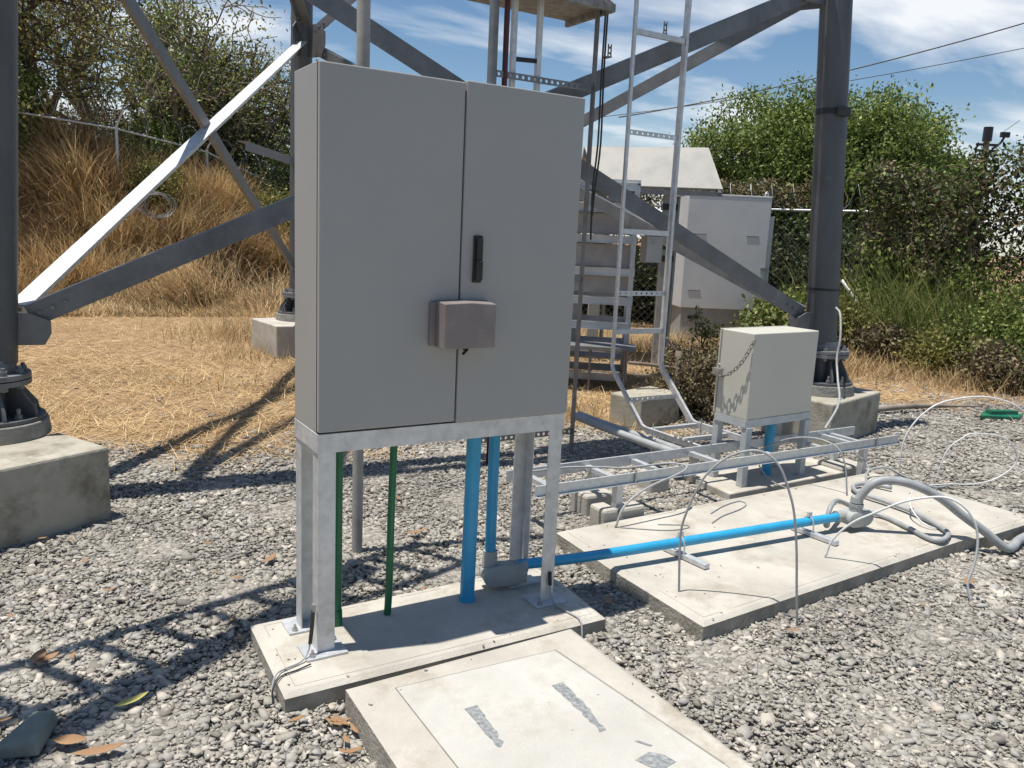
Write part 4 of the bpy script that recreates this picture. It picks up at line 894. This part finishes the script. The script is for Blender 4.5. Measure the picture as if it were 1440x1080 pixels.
mb = MB(); mb.beam(el-V(0,0,.05),er-V(0,0,.05),.04,.06); mb.beam(tl-V(0,0,.07),tr_-V(0,0,.07),.05,.08); mb.beam(er-V(.05,0,.05),tr_-V(.05,0,.07),.04,.05); mb.beam(el+V(.05,0,-.05),tl+V(.05,0,-.07),.04,.05); build('roof_frame', mb, 'galv_dull', cn)
for px_, py_ in ((6.12,5.25),(5.42,5.72)):
    mb = MB(); mb.box((px_-.07,py_-.05,0),(px_+.07,py_+.05,2.2), rad(-30)); mb.cyl((px_+.13,py_-.02,0),(px_+.13,py_-.02,2.1),.025,.025,12); pp = build('post', mb, 'far_base', cn)
    mb = MB()
    for z in (1.93,1.45,1.30): mb.box((px_-.085,py_-.065,z),(px_+.10,py_+.065,z+.075), rad(-30))
    build('band', mb, 'black', pp)

rk = root('equipment_rack', (4.7,4.4,0), 'grey metal equipment rack with slatted shelves behind the cable ladder', 'rack')
o0r = V(4.62,4.05); ur = V(-.80,.60); nr = V(.60,.80)
def lr(a, b): p = o0r+ur*a+nr*b; return (p[0],p[1])
WR, DR = 1.25, .62
for a, b in ((0,0),(WR,0),(WR,DR),(0,DR)):
    p = lr(a,b); mb = MB(); mb.box((p[0]-.025,p[1]-.025,0),(p[0]+.025,p[1]+.025,2.1), rad(-37)); build('upright', mb, 'rack', rk, bevel=.003)
mb = MB()
for z in (.12,.42,.66,.92,1.22,1.55,1.86,2.08):
    for (a,b),(c,d) in (((0,-.028),(WR,-.028)),((-.028,0),(-.028,DR)),((0,DR),(WR,DR))):
        p,q = lr(a,b),lr(c,d); mb.profile((*p,z),(*q,z),[(-.006,-.04),(.02,-.04),(.02,-.034),(0,-.034),(0,.034),(.02,.034),(.02,.04),(-.006,.04)])
build('cross_bar', mb, 'rack', rk)
mb = MB()
for z in (.30,1.34,1.66,1.94): mb.prism([lr(.03,.03),lr(WR-.03,.03),lr(WR-.03,DR-.03),lr(.03,DR-.03)], z, z+.02)
for z0_, z1_ in ((1.27,1.50),(1.60,1.81),(1.00,1.18)): mb.prism([lr(.03,.02),lr(WR-.03,.02),lr(WR-.03,.04),lr(.03,.04)], z0_, z1_)
mb.prism([lr(.5,.1),lr(WR-.03,.1),lr(WR-.03,DR-.05),lr(.5,DR-.05)], .32, .95)
build('shelf_panel', mb, 'rack_dark', rk)
mb = MB(); mb.prism([lr(-.03,-.03),lr(WR+.03,-.03),lr(WR+.03,DR+.03),lr(-.03,DR+.03)], 2.12,2.15); build('top', mb, 'rack', rk)
bs = root('low_bench', (4.1,3.5,0), 'low metal bench frame standing in front of the rack', 'frame')
mb = MB()
c0 = V(4.35,3.72); 
for a in (0,.35,.7):
    for b in (0,.3): p = c0+ur*a+nr*b; mb.cyl((p[0],p[1],0),(p[0],p[1],.46),.014,.014,10)
P = [c0+ur*a+nr*b for a,b in ((-.1,-.05),(.85,-.05),(.85,.35),(-.1,.35))]; mb.prism([tuple(p) for p in P],.46,.49); build('bench_frame', mb, 'galv_dull', bs)
jb = root('junction_box', (3.22,2.16,1.5), 'small tan junction box fixed behind the ladder at brace height', 'junction box')
mb = MB(); mb.box((3.17,2.14,1.40),(3.33,2.20,1.60)); bx = build('body', mb, mat('tan_box', (.24,.20,.17), (.28,.24,.2), 4, .6), jb, bevel=.006)
mb = MB(); mb.box((3.175,2.128,1.405),(3.325,2.1395,1.595)); mb.cyl((3.23,2.128,1.55),(3.23,2.120,1.55),.008,.008,10); build('lid', mb, M['rack_dark'], bx, bevel=.003)
mb = MB(); mb.cyl((3.30,2.17,1.37),(3.30,2.17,1.40),.014,.014,10); mb.cyl((3.22,2.17,1.37),(3.22,2.17,1.40),.014,.014,10); build('cable_gland', mb, 'black', bx)
cb = MB(); cb.prism([(3.52,2.45),(4.10,2.62),(4.02,2.95),(3.46,2.8)], 0, .27); build('concrete_block', cb, 'concrete_block', bevel=.015, label='square concrete block in the shade behind the bent ladder', cat='concrete block')
wp = root('wood_post', (4.12,2.75,0), 'leaning weathered wooden post with a rusty crossbar beside the small cabinet', 'post')
mb = MB(); mb.tube([(4.10,2.70,-.02),(4.16,2.75,.3),(4.20,2.80,.60)],[.038,.033,.030],12); build('shaft', mb, 'wood', wp, smooth=True)
mb = MB(); mb.tube([(3.72,2.9,.50),(3.95,2.82,.48),(4.26,2.76,.43)],.016,8); mb.tube([(4.20,2.80,.58),(4.14,2.84,.66),(4.10,2.86,.72)],.010,6); mb.tube([(3.75,2.85,.40),(4.2,2.78,.38)],.012,8); build('crossbar', mb, 'wood', wp, smooth=True)

# ---------------------------------------------------------------- fences
def fence(name, pts, h, label, mesh_on=True, sag=0, lean=0, group=None):
    """posts, top rail, mesh of crossing wires and a coil of barbed wire"""
    c = pts[0]; r = root(name, (c[0],c[1],float(height(c[0],c[1]))), label, 'fence', group)
    P = [V(p[0],p[1],float(height(p[0],p[1]))) for p in pts]
    for p in P:
        mb = MB(); mb.cyl(p-V(0,0,.2), p+V(0,0,h),.028,.028,12); mb.cyl(p+V(0,0,h),p+V(.12,-.1,h+.32),.02,.02,8); build('post', mb, 'galv', r, smooth='auto')
    mb = MB()
    for a, b in zip(P,P[1:]): mb.cyl(a+V(0,0,h-.03), b+V(0,0,h-.03),.02,.02,10)
    build('top_rail', mb, 'galv_bright', r, smooth='auto')
    if mesh_on:
        mb = MB()
        for a, b in zip(P,P[1:]):
            L_ = np.linalg.norm((b-a)[:2]); k = int((L_+h)/.13)
            for s_ in (1,-1):
                for i in range(k):
                    x0_ = i*.13-(h if s_ > 0 else 0); x1_ = x0_+s_*h if s_>0 else x0_-h
                    x0_, x1_ = (i*.13-h, i*.13) if s_ > 0 else (i*.13, i*.13-h)
                    lo, hi = 0., 1.
                    for (xa,xb) in ((x0_,x1_),):
                        if xb != xa:
                            t0, t1 = (0-xa)/(xb-xa), (L_-xa)/(xb-xa); lo = max(lo, min(t0,t1)); hi = min(hi, max(t0,t1))
                    if hi <= lo: continue
                    q = [a+(b-a)*((x0_+(x1_-x0_)*t)/L_)+V(0,0,h*t) for t in (lo,hi)]
                    mb.beam(q[0],q[1],.0034,.0034)
        build('mesh', mb, 'galv_dull', r)
    mb = MB()
    for a, b in zip(P,P[1:]):
        L_ = np.linalg.norm(b-a); d = (b-a)/L_; n_ = V(-d[1],d[0],0); pts_ = []
        for i in range(int(L_/.03)):
            s_ = i*.03; ang = s_*2*math.pi/.34; pts_.append(a+d*s_+V(0,0,h+.20+.19*math.sin(ang))+n_*(.19*math.cos(ang)))
        if len(pts_) > 3: mb.tube(pts_, .004, 3, 1)
    build('barbed_coil', mb, 'galv', r)
    return r
fence('chain_link_fence', [(-3.2,14.6),(-.75,14.9),(.9,14.6),(2.6,15.2),(5.2,16.2)], 1.2, 'wire mesh fence with barbed coil along the grassy bank at left')
fence('chain_link_fence', [(6.6,9.6),(9.1,8.2),(10.1,6.1),(10.9,4.6),(11.2,1.8)], 2.15, 'wire mesh fence with white top rail and barbed coil at the right')
mb = MB(); mb.tube([(1.05,14.0,1.75),(2.0,13.2,.95),(2.95,12.4,.12)],.022,8,1); build('metal_tube', mb, 'galv_bright', smooth=True, label='pale metal tube slanting down through the dry grass on the bank', cat='pipe')
mb = MB(); mb.tube([(9.7,5.35,1.1),(9.95,5.0,.55),(10.1,4.7,.1)],.025,8,1); build('metal_tube', mb, 'galv_bright', smooth=True, label='pale leaning tube against the fence right of the tower leg', cat='pipe')

# ---------------------------------------------------------------- trees and shrubs
def leaf_quads(c, size, flat=.0):
    n = len(c); R = rand_rot(n); s = size if hasattr(size,'__len__') else np.full(n,size)
    q = np.array([(-.5,0,0),(0,-.26,.03),(.5,0,0),(0,.26,.03)])
    v = np.einsum('nij,kj->nki', R, q)*np.asarray(s)[:,None,None]+c[:,None,:]
    return v.reshape(-1,3)
def skeleton(base, height_, spread, levels, seed, lean=(0,0), nstem=1, up=.5, bmin=3, bmax=5):
    """recursive branching; returns branches [(points, r0, r1, level)] and tips"""
    rg = np.random.default_rng(seed); out = []; tips = []
    def grow(p, d, L_, r, lev):
        n = 5; pts = [p]; dd = d.copy()
        for i in range(n):
            dd = dd+rg.normal(0,.16+.05*lev,3); dd[2] += .04*up; dd /= np.linalg.norm(dd); pts.append(pts[-1]+dd*L_/n)
        out.append((pts, r, r*.55, lev))
        if lev >= levels: 
            tips.extend(pts[2:]); return
        k = rg.integers(bmin,bmax+1)
        for j in range(k):
            t = .35+.65*(j+rg.uniform(0,1))/k; q = pts[min(n,int(t*n))]
            a = rg.normal(size=3); a -= dd*(a@dd); a /= np.linalg.norm(a)
            nd = dd*(.55+rg.uniform(0,.4))+a*spread*rg.uniform(.6,1.3); nd[2] += up*.25; nd /= np.linalg.norm(nd)
            grow(q, nd, L_*rg.uniform(.55,.8), r*rg.uniform(.45,.62), lev+1)
    for s_ in range(nstem):
        d0 = V(lean[0]+rg.normal(0,.28)*(nstem>1), lean[1]+rg.normal(0,.28)*(nstem>1), 1.); d0/=np.linalg.norm(d0)
        grow(V(*base)+V(rg.normal(0,.12),rg.normal(0,.12),0)*(nstem>1), d0, height_*.42, height_*.020*(1 if nstem==1 else .7), 0)
    return out, np.array(tips), rg
def tree(name, base, h, label, leafm, barkm='bark', spread=.8, levels=3, seed=1, nstem=1, per_tip=14, leaf_size=.09, scatter=.22, up=.5, lean=(0,0), cat='tree', group=None, cut=None, bmin=3, bmax=5, twigr=.004, crown=None):
    br_, tips, rg = skeleton(base, h, spread, levels, seed, lean, nstem, up, bmin, bmax)
    if crown:                                             # keep the growth inside a lumpy rounded crown
        ra, zc, rz = crown
        def inn(p):
            p = np.atleast_2d(p); dx, dy, dz = (p[:,0]-base[0])/ra, (p[:,1]-base[1])/ra, (p[:,2]-zc)/rz
            return dx*dx+dy*dy+np.where(dz<0,dz*.55,dz)**2 < 1+.22*np.sin(p[:,0]*3.1+seed)*np.sin(p[:,1]*2.7)+.15*np.sin(p[:,2]*5+p[:,0]*4)
        br_ = [b for b in br_ if b[3] == 0 or inn(np.array(b[0])).mean() > .75]; tips = tips[inn(tips)]
    r = root(name, base, label, cat, group)
    mb = MB()
    for pts, r0, r1, lev in br_: mb.tube(pts, [max(r0,twigr),max(r1,twigr*.7)], 7 if lev < 2 else 4, 2 if lev < 2 else 1)
    build('trunk' if cat == 'tree' else 'stems', mb, barkm, r, smooth=True)
    n = len(tips); w = rg.uniform(.3,1.7,n); idx = np.repeat(np.arange(n), np.maximum(0,(w*per_tip*(rg.uniform(size=n)>.18)).astype(int)))
    c = tips[idx]+rg.normal(0,scatter,(len(idx),3))*V(1,1,.7)
    if cut is not None: c = c[cut(c)]
    v = leaf_quads(c, rg.uniform(.6,1.25,len(c))*leaf_size)
    f = np.arange(len(v)).reshape(-1,4)
    raw('crown' if cat == 'tree' else 'foliage', v-V(*base), f, leafm, parent=r)
    return r
def hz(x,y): return float(height(x,y))
Gt = 'scrubby trees behind the left fence'
for i, (x, y, h, sd_, lm, lab) in enumerate((
    (-2.3,17.2,6.6,3,'leaf_olive','scrubby olive green tree at the far left behind the bank'),
    (-.6,16.6,6.2,5,'leaf_olive','thin branched tree rising behind the highest part of the bank'),
    (.9,18.4,7.2,9,'leaf_olive','leafy tree right of the crossing of the left braces, behind the fence'),
    (1.7,16.6,6.0,12,'leaf_mid','many stemmed tree just behind the crossing of the left braces'),
    (3.0,18.2,7.0,14,'leaf_olive','bare twigged tree left of the back tower leg'),
    (4.1,17.0,6.0,21,'leaf_dark','dark tangled tree directly behind the back tower leg'),
    (5.9,17.6,5.8,25,'leaf_mid','yellow green tree showing above the cabinet, rightmost behind the left fence'),
    (.0,20.5,8.0,31,'leaf_mid','taller green tree farthest back at the upper left'),
    (3.4,21.5,7.6,37,'leaf_dark','tall dark tree farthest back behind the brace crossing'))):
    tree('scrub_tree', (x,y,hz(x,y)-.1), h, lab, lm, ('bark_pale','bark')[i%3==1], spread=.85, levels=4, seed=sd_, nstem=3 if h < 6.5 else 2, per_tip=6.5, leaf_size=.085, scatter=.22, up=.35, group=Gt, bmin=3, bmax=4, twigr=.011)
for i, (x,y,h,sd_,lm,lab) in enumerate(((-.9,15.6,1.9,51,'leaf_mid','low green shrub behind the fence at upper left'),(1.5,16.0,1.6,53,'leaf_mid','low bright shrub behind the fence under the brace crossing'),(2.9,16.4,2.2,55,'leaf_dark','dark shrub beside the back tower leg, left of it'),(4.6,15.6,2.6,57,'leaf_dark','dark shrub behind the back tower leg'),(3.6,14.2,1.2,59,'leaf_olive','small yellowish shrub at the foot of the bank near the back leg'),(-2.6,16.4,2.2,60,'leaf_olive','olive shrub at the far left end of the fence'))):
    tree('shrub', (x,y,hz(x,y)-.05), h*1.15, lab, lm, 'bark', spread=1.1, levels=3, seed=sd_, nstem=6, per_tip=20, leaf_size=.075, scatter=.16, cat='shrub', group='shrubs behind the left fence', up=.1)
# right-hand group of round trees
Gr = 'leafy trees beyond the right fence'
for x, y, h, sd_, cr, lab in ((12.1,9.4,6.0,71,(1.45,3.3,2.1),'bushy green tree left of the right tower leg, with see-through top'),(12.45,8.5,5.2,72,(1.3,2.8,1.7),'dense green tree directly behind the right tower leg'),(12.75,7.6,6.2,73,(1.55,3.2,2.15),'large rounded green tree right of the right tower leg'),(12.9,6.75,4.8,79,(1.15,2.5,1.5),'lower green tree sloping down towards the lamp pole')):
    tree('leafy_tree', (x,y,0), h, lab, 'leaf_mid', 'bark', spread=.5, levels=3, seed=sd_, nstem=5, per_tip=84, leaf_size=.08, scatter=.17, up=.5, group=Gr, bmin=4, bmax=5, crown=cr)
# dark hedge behind the white cabinet
for i, (x,y,h) in enumerate(((8.4,10.2,2.2),(10.0,9.0,2.3),(10.9,7.6,2.4),(11.7,6.0,2.5))):
    tree('hedge_bush', (x,y,0), h, ('dark bush behind the canopy and the white cabinet','dark dense bush right behind the white cabinet','dark dense bush between the white cabinet and the tower leg','dark bush right of the tower leg behind the mesh')[i], 'leaf_dark', 'bark', spread=1.15, levels=3, seed=80+i, nstem=7, per_tip=34, leaf_size=.085, scatter=.24, cat='shrub', group='dark bushes along the right fence', up=.05)
# vine covered part of the fence: brown above, green below
def vines():
    rg = np.random.default_rng(5); A_, B2 = V(10.45,5.5), V(11.15,1.1)
    r = root('vine_hedge', (10.9,3.4,0), 'thick mass of brown and green vines smothering the right fence', 'vines')
    def band(n, t0, t1, zlo, zhi, th, nm, mtr, size, bulge=.0):
        t = rg.uniform(t0,t1,n); z = rg.uniform(0,1,n)
        lump = .5+.5*np.sin(t*17+3*np.sin(z*5))*np.cos(z*9+t*8)
        c2 = A_[None]+(B2-A_)[None]*t[:,None]; nrm = V(-(B2-A_)[1],(B2-A_)[0]); nrm = nrm/np.linalg.norm(nrm)
        off = rg.normal(0,th,n)+bulge*lump
        zl = np.interp(t,[0,.3,.6,1],zlo); zh = np.interp(t,[0,.3,.6,1],zhi)+.16*np.sin(t*19)+.10*np.sin(t*43)+.05*np.sin(t*97)
        c = np.stack([c2[:,0]-nrm[0]*off, c2[:,1]-nrm[1]*off, zl+(zh-zl)*z],1); c = c[rg.uniform(size=n) < .45+.55*lump]
        v = leaf_quads(c, rg.uniform(.5,1.3,len(c))*size); raw(nm, v-V(10.9,3.4,0), np.arange(len(v)).reshape(-1,4), mtr, parent=r)
    band(15000, 0,1.1, [1.5,1.2,1.1,1.0], [2.65,2.75,2.95,2.95], .20, 'dry_vines', 'leaf_brown', .075, .35)
    band(8000, 0,1.1, [2.1,2.15,2.3,2.3], [2.55,2.8,3.1,3.15], .26, 'top_foliage', 'leaf_dark', .075, .4)
    band(3800, 0,1.1, [1.2,1.5,1.7,1.8], [2.6,2.85,3.15,3.2], .30, 'green_sprays', 'leaf_mid', .07, .45)
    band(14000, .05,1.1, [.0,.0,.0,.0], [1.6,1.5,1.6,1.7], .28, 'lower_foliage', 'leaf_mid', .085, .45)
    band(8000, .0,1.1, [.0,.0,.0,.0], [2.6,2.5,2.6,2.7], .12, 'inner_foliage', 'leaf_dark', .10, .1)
    mb = MB()
    for i in range(260):
        t = rg.uniform(0,1.08); p = A_+(B2-A_)*t; z = rg.uniform(.2,2.7); P = [V(p[0]-rg.uniform(.05,.45),p[1],z)]
        for k in range(5): P.append(P[-1]+V(rg.normal(0,.07),rg.normal(0,.10),rg.normal(-.16,.12)))
        P = [V(q[0],q[1],max(q[2],.02)) for q in P]; mb.tube(P,.006,4,1)
    build('dry_stems', mb, 'twig', r)
vines()
# brown creeper strip on top of the fence behind the white cabinet
def creeper():
    rg = np.random.default_rng(8); r = root('creeper', (8.6,8.7,2.1), 'strip of rusty brown creeper along the fence top behind the white cabinet', 'creeper')
    n = 6500; t = rg.uniform(0,1,n); a, b, c3 = V(6.9,9.6), V(9.1,8.35), V(10.2,6.2)
    p = np.where((t<.55)[:,None], a+(b-a)*(t/.55)[:,None], b+(c3-b)*((t-.55)/.45)[:,None])
    c = np.stack([p[:,0]+rg.normal(0,.1,n), p[:,1]+rg.normal(0,.1,n), 2.28+rg.uniform(-.12,.30,n)+.06*np.sin(t*40)],1)
    v = leaf_quads(c, rg.uniform(.5,1.2,n)*.07)
    raw('foliage', v-V(8.6,8.7,2.1), np.arange(len(v)).reshape(-1,4), 'leaf_brown', parent=r)
creeper()
tree('dead_bush', (4.6,2.9,0), .95, 'dry brown dead bush between the wooden post and the small cabinet', 'leaf_brown', 'twig', spread=1.2, levels=3, seed=91, nstem=9, per_tip=12, leaf_size=.035, scatter=.07, cat='bush', up=.1, twigr=.003)
tree('dead_bush', (5.35,3.1,0), .75, 'dry brown dead bush right behind the small cabinet', 'leaf_brown', 'twig', spread=1.2, levels=3, seed=93, nstem=8, per_tip=9, leaf_size=.035, scatter=.07, cat='bush', up=.1, twigr=.003)
tree('weed_plant', (7.0,5.3,0), .95, 'thin green weed standing in front of the white cabinet base', 'leaf_mid', 'twig', spread=.6, levels=2, seed=94, nstem=2, per_tip=3, leaf_size=.07, scatter=.04, cat='plant', up=.5, twigr=.003)
tree('shrub', (9.3,5.9,0), 1.1, 'bright yellow green bush right of the tower leg in front of the mesh', 'greengrass', 'twig', spread=.9, levels=3, seed=95, nstem=7, per_tip=9, leaf_size=.09, scatter=.12, cat='shrub', up=.1)
tree('shrub', (9.9,2.3,0), 1.3, 'green leafy bush with bare stems at the far right under the vines', 'leaf_mid', 'bark_pale', spread=1.0, levels=3, seed=96, nstem=6, per_tip=14, leaf_size=.07, scatter=.15, cat='shrub', up=.1)

# ---------------------------------------------------------------- lamp pole and overhead wires
lp = root('lamp_pole', (23.87,11.67,0), 'dark utility pole with a flood lamp standing beyond the vines', 'pole')
DX, DY = 23.87, 11.67
def lpp(x, y, z): return (x-20.5+DX, y-8.6+DY, z+.12)
mb = MB(); mb.cyl((DX,DY,0),(DX,DY,5.1),.10,.085,16); build('pole', mb, 'wood', lp, smooth='auto')
mb = MB(); mb.cyl(lpp(20.5,8.6,4.72),lpp(20.5,8.6,5.12),.13,.13,14); mb.beam(lpp(20.25,8.75,4.62),lpp(20.78,8.43,4.62),.06,.07); mb.beam(lpp(20.25,8.75,4.45),lpp(20.78,8.43,4.45),.06,.07); build('bracket', mb, 'black', lp)
mb = MB(); mb.tube([lpp(20.66,8.50,4.5),lpp(20.85,8.38,4.7),lpp(20.93,8.33,4.9)],.035,8); mb.box(lpp(20.80,8.28,4.85),lpp(21.05,8.38,5.0), rad(-30)); build('lamp_head', mb, 'black', lp)
mb = MB(); mb.add([lpp(*p) for p in [(20.8,8.3,5.02),(21.18,8.1,5.36),(21.26,8.22,5.32),(20.9,8.44,4.98),(20.8,8.3,4.99),(21.18,8.1,5.33),(21.26,8.22,5.29),(20.9,8.44,4.95)]],[(0,1,2,3),(7,6,5,4),(0,4,5,1),(1,5,6,2),(2,6,7,3),(3,7,4,0)]); build('solar_panel', mb, 'galv_bright', lp)
def sagwire(a, b, sag, r, lab):
    a, b = V(*a), V(*b); pts = [a+(b-a)*t-V(0,0,sag*4*t*(1-t)) for t in np.linspace(0,1,24)]
    mb = MB(); mb.tube(pts, r, 6, 1); build('overhead_wire', mb, 'cable_black', loc=tuple(a), smooth=True, label=lab, cat='wire', group='overhead wires')
OW = [((18.45,22.3,5.88),(30.2,11.2,10.1),.35,.022,'thicker overhead wire crossing behind the right tower leg, upper one'),((17.0,25.2,5.75),(31.5,11.6,9.3),.3,.014,'thin overhead wire crossing behind the right tower leg, lower one')]
for w_ in OW: sagwire(*w_)

for i, (x,y,h,lm,lab) in enumerate(((9.5,5.1,1.2,'leaf_olive','low olive scrub at the fence foot just right of the tower leg'),(9.3,3.5,.8,'leaf_olive','low yellowish scrub in front of the bright green weeds'),(10.1,3.2,1.5,'leaf_mid','tangled green scrub right of the bright green weeds'),(9.9,1.5,1.1,'leaf_olive','dry tangled scrub at the far right edge under the vines'),(9.4,4.4,.7,'leaf_brown','low brown twiggy scrub at the fence foot behind the footing'),(9.3,2.7,.6,'leaf_brown','low brown twiggy scrub at the foot of the green scrub at right'))):
    tree('scrub_bush', (x,y,0), h, lab, lm, 'twig', spread=1.1, levels=3, seed=120+i, nstem=8, per_tip=13, leaf_size=.06, scatter=.12, cat='bush', up=.1, group='scrub along the foot of the right fence', twigr=.004)
tree('scrub_bush', (1.6,14.3,hz(1.6,14.3)+.1), 1.0, 'climbing olive scrub on the grassy bank under the brace crossing', 'leaf_olive', 'twig', spread=1.0, levels=3, seed=141, nstem=5, per_tip=6, leaf_size=.06, scatter=.14, cat='bush', up=.1, twigr=.004)

def coil(c, n_, R_):
    pts = []; rg = np.random.default_rng(4)
    for i in range(n_*14):
        a = i*2*math.pi/14; rr = R_*(1+.12*math.sin(i*.37)); pts.append((c[0]+rr*math.cos(a)+.012*i/14, c[1]+.25*rr*math.sin(a*1.0+.4)-.02*i/14, c[2]+rr*.8*math.sin(a)))
    mb = MB(); mb.tube(pts, .007, 5, 1); build('wire_coil', mb, 'galv_dull', smooth=True, label='loose coil of fence wire hanging in the dry grass below the brace crossing', cat='wire')
coil((1.33,13.2,1.75), 5, .26)
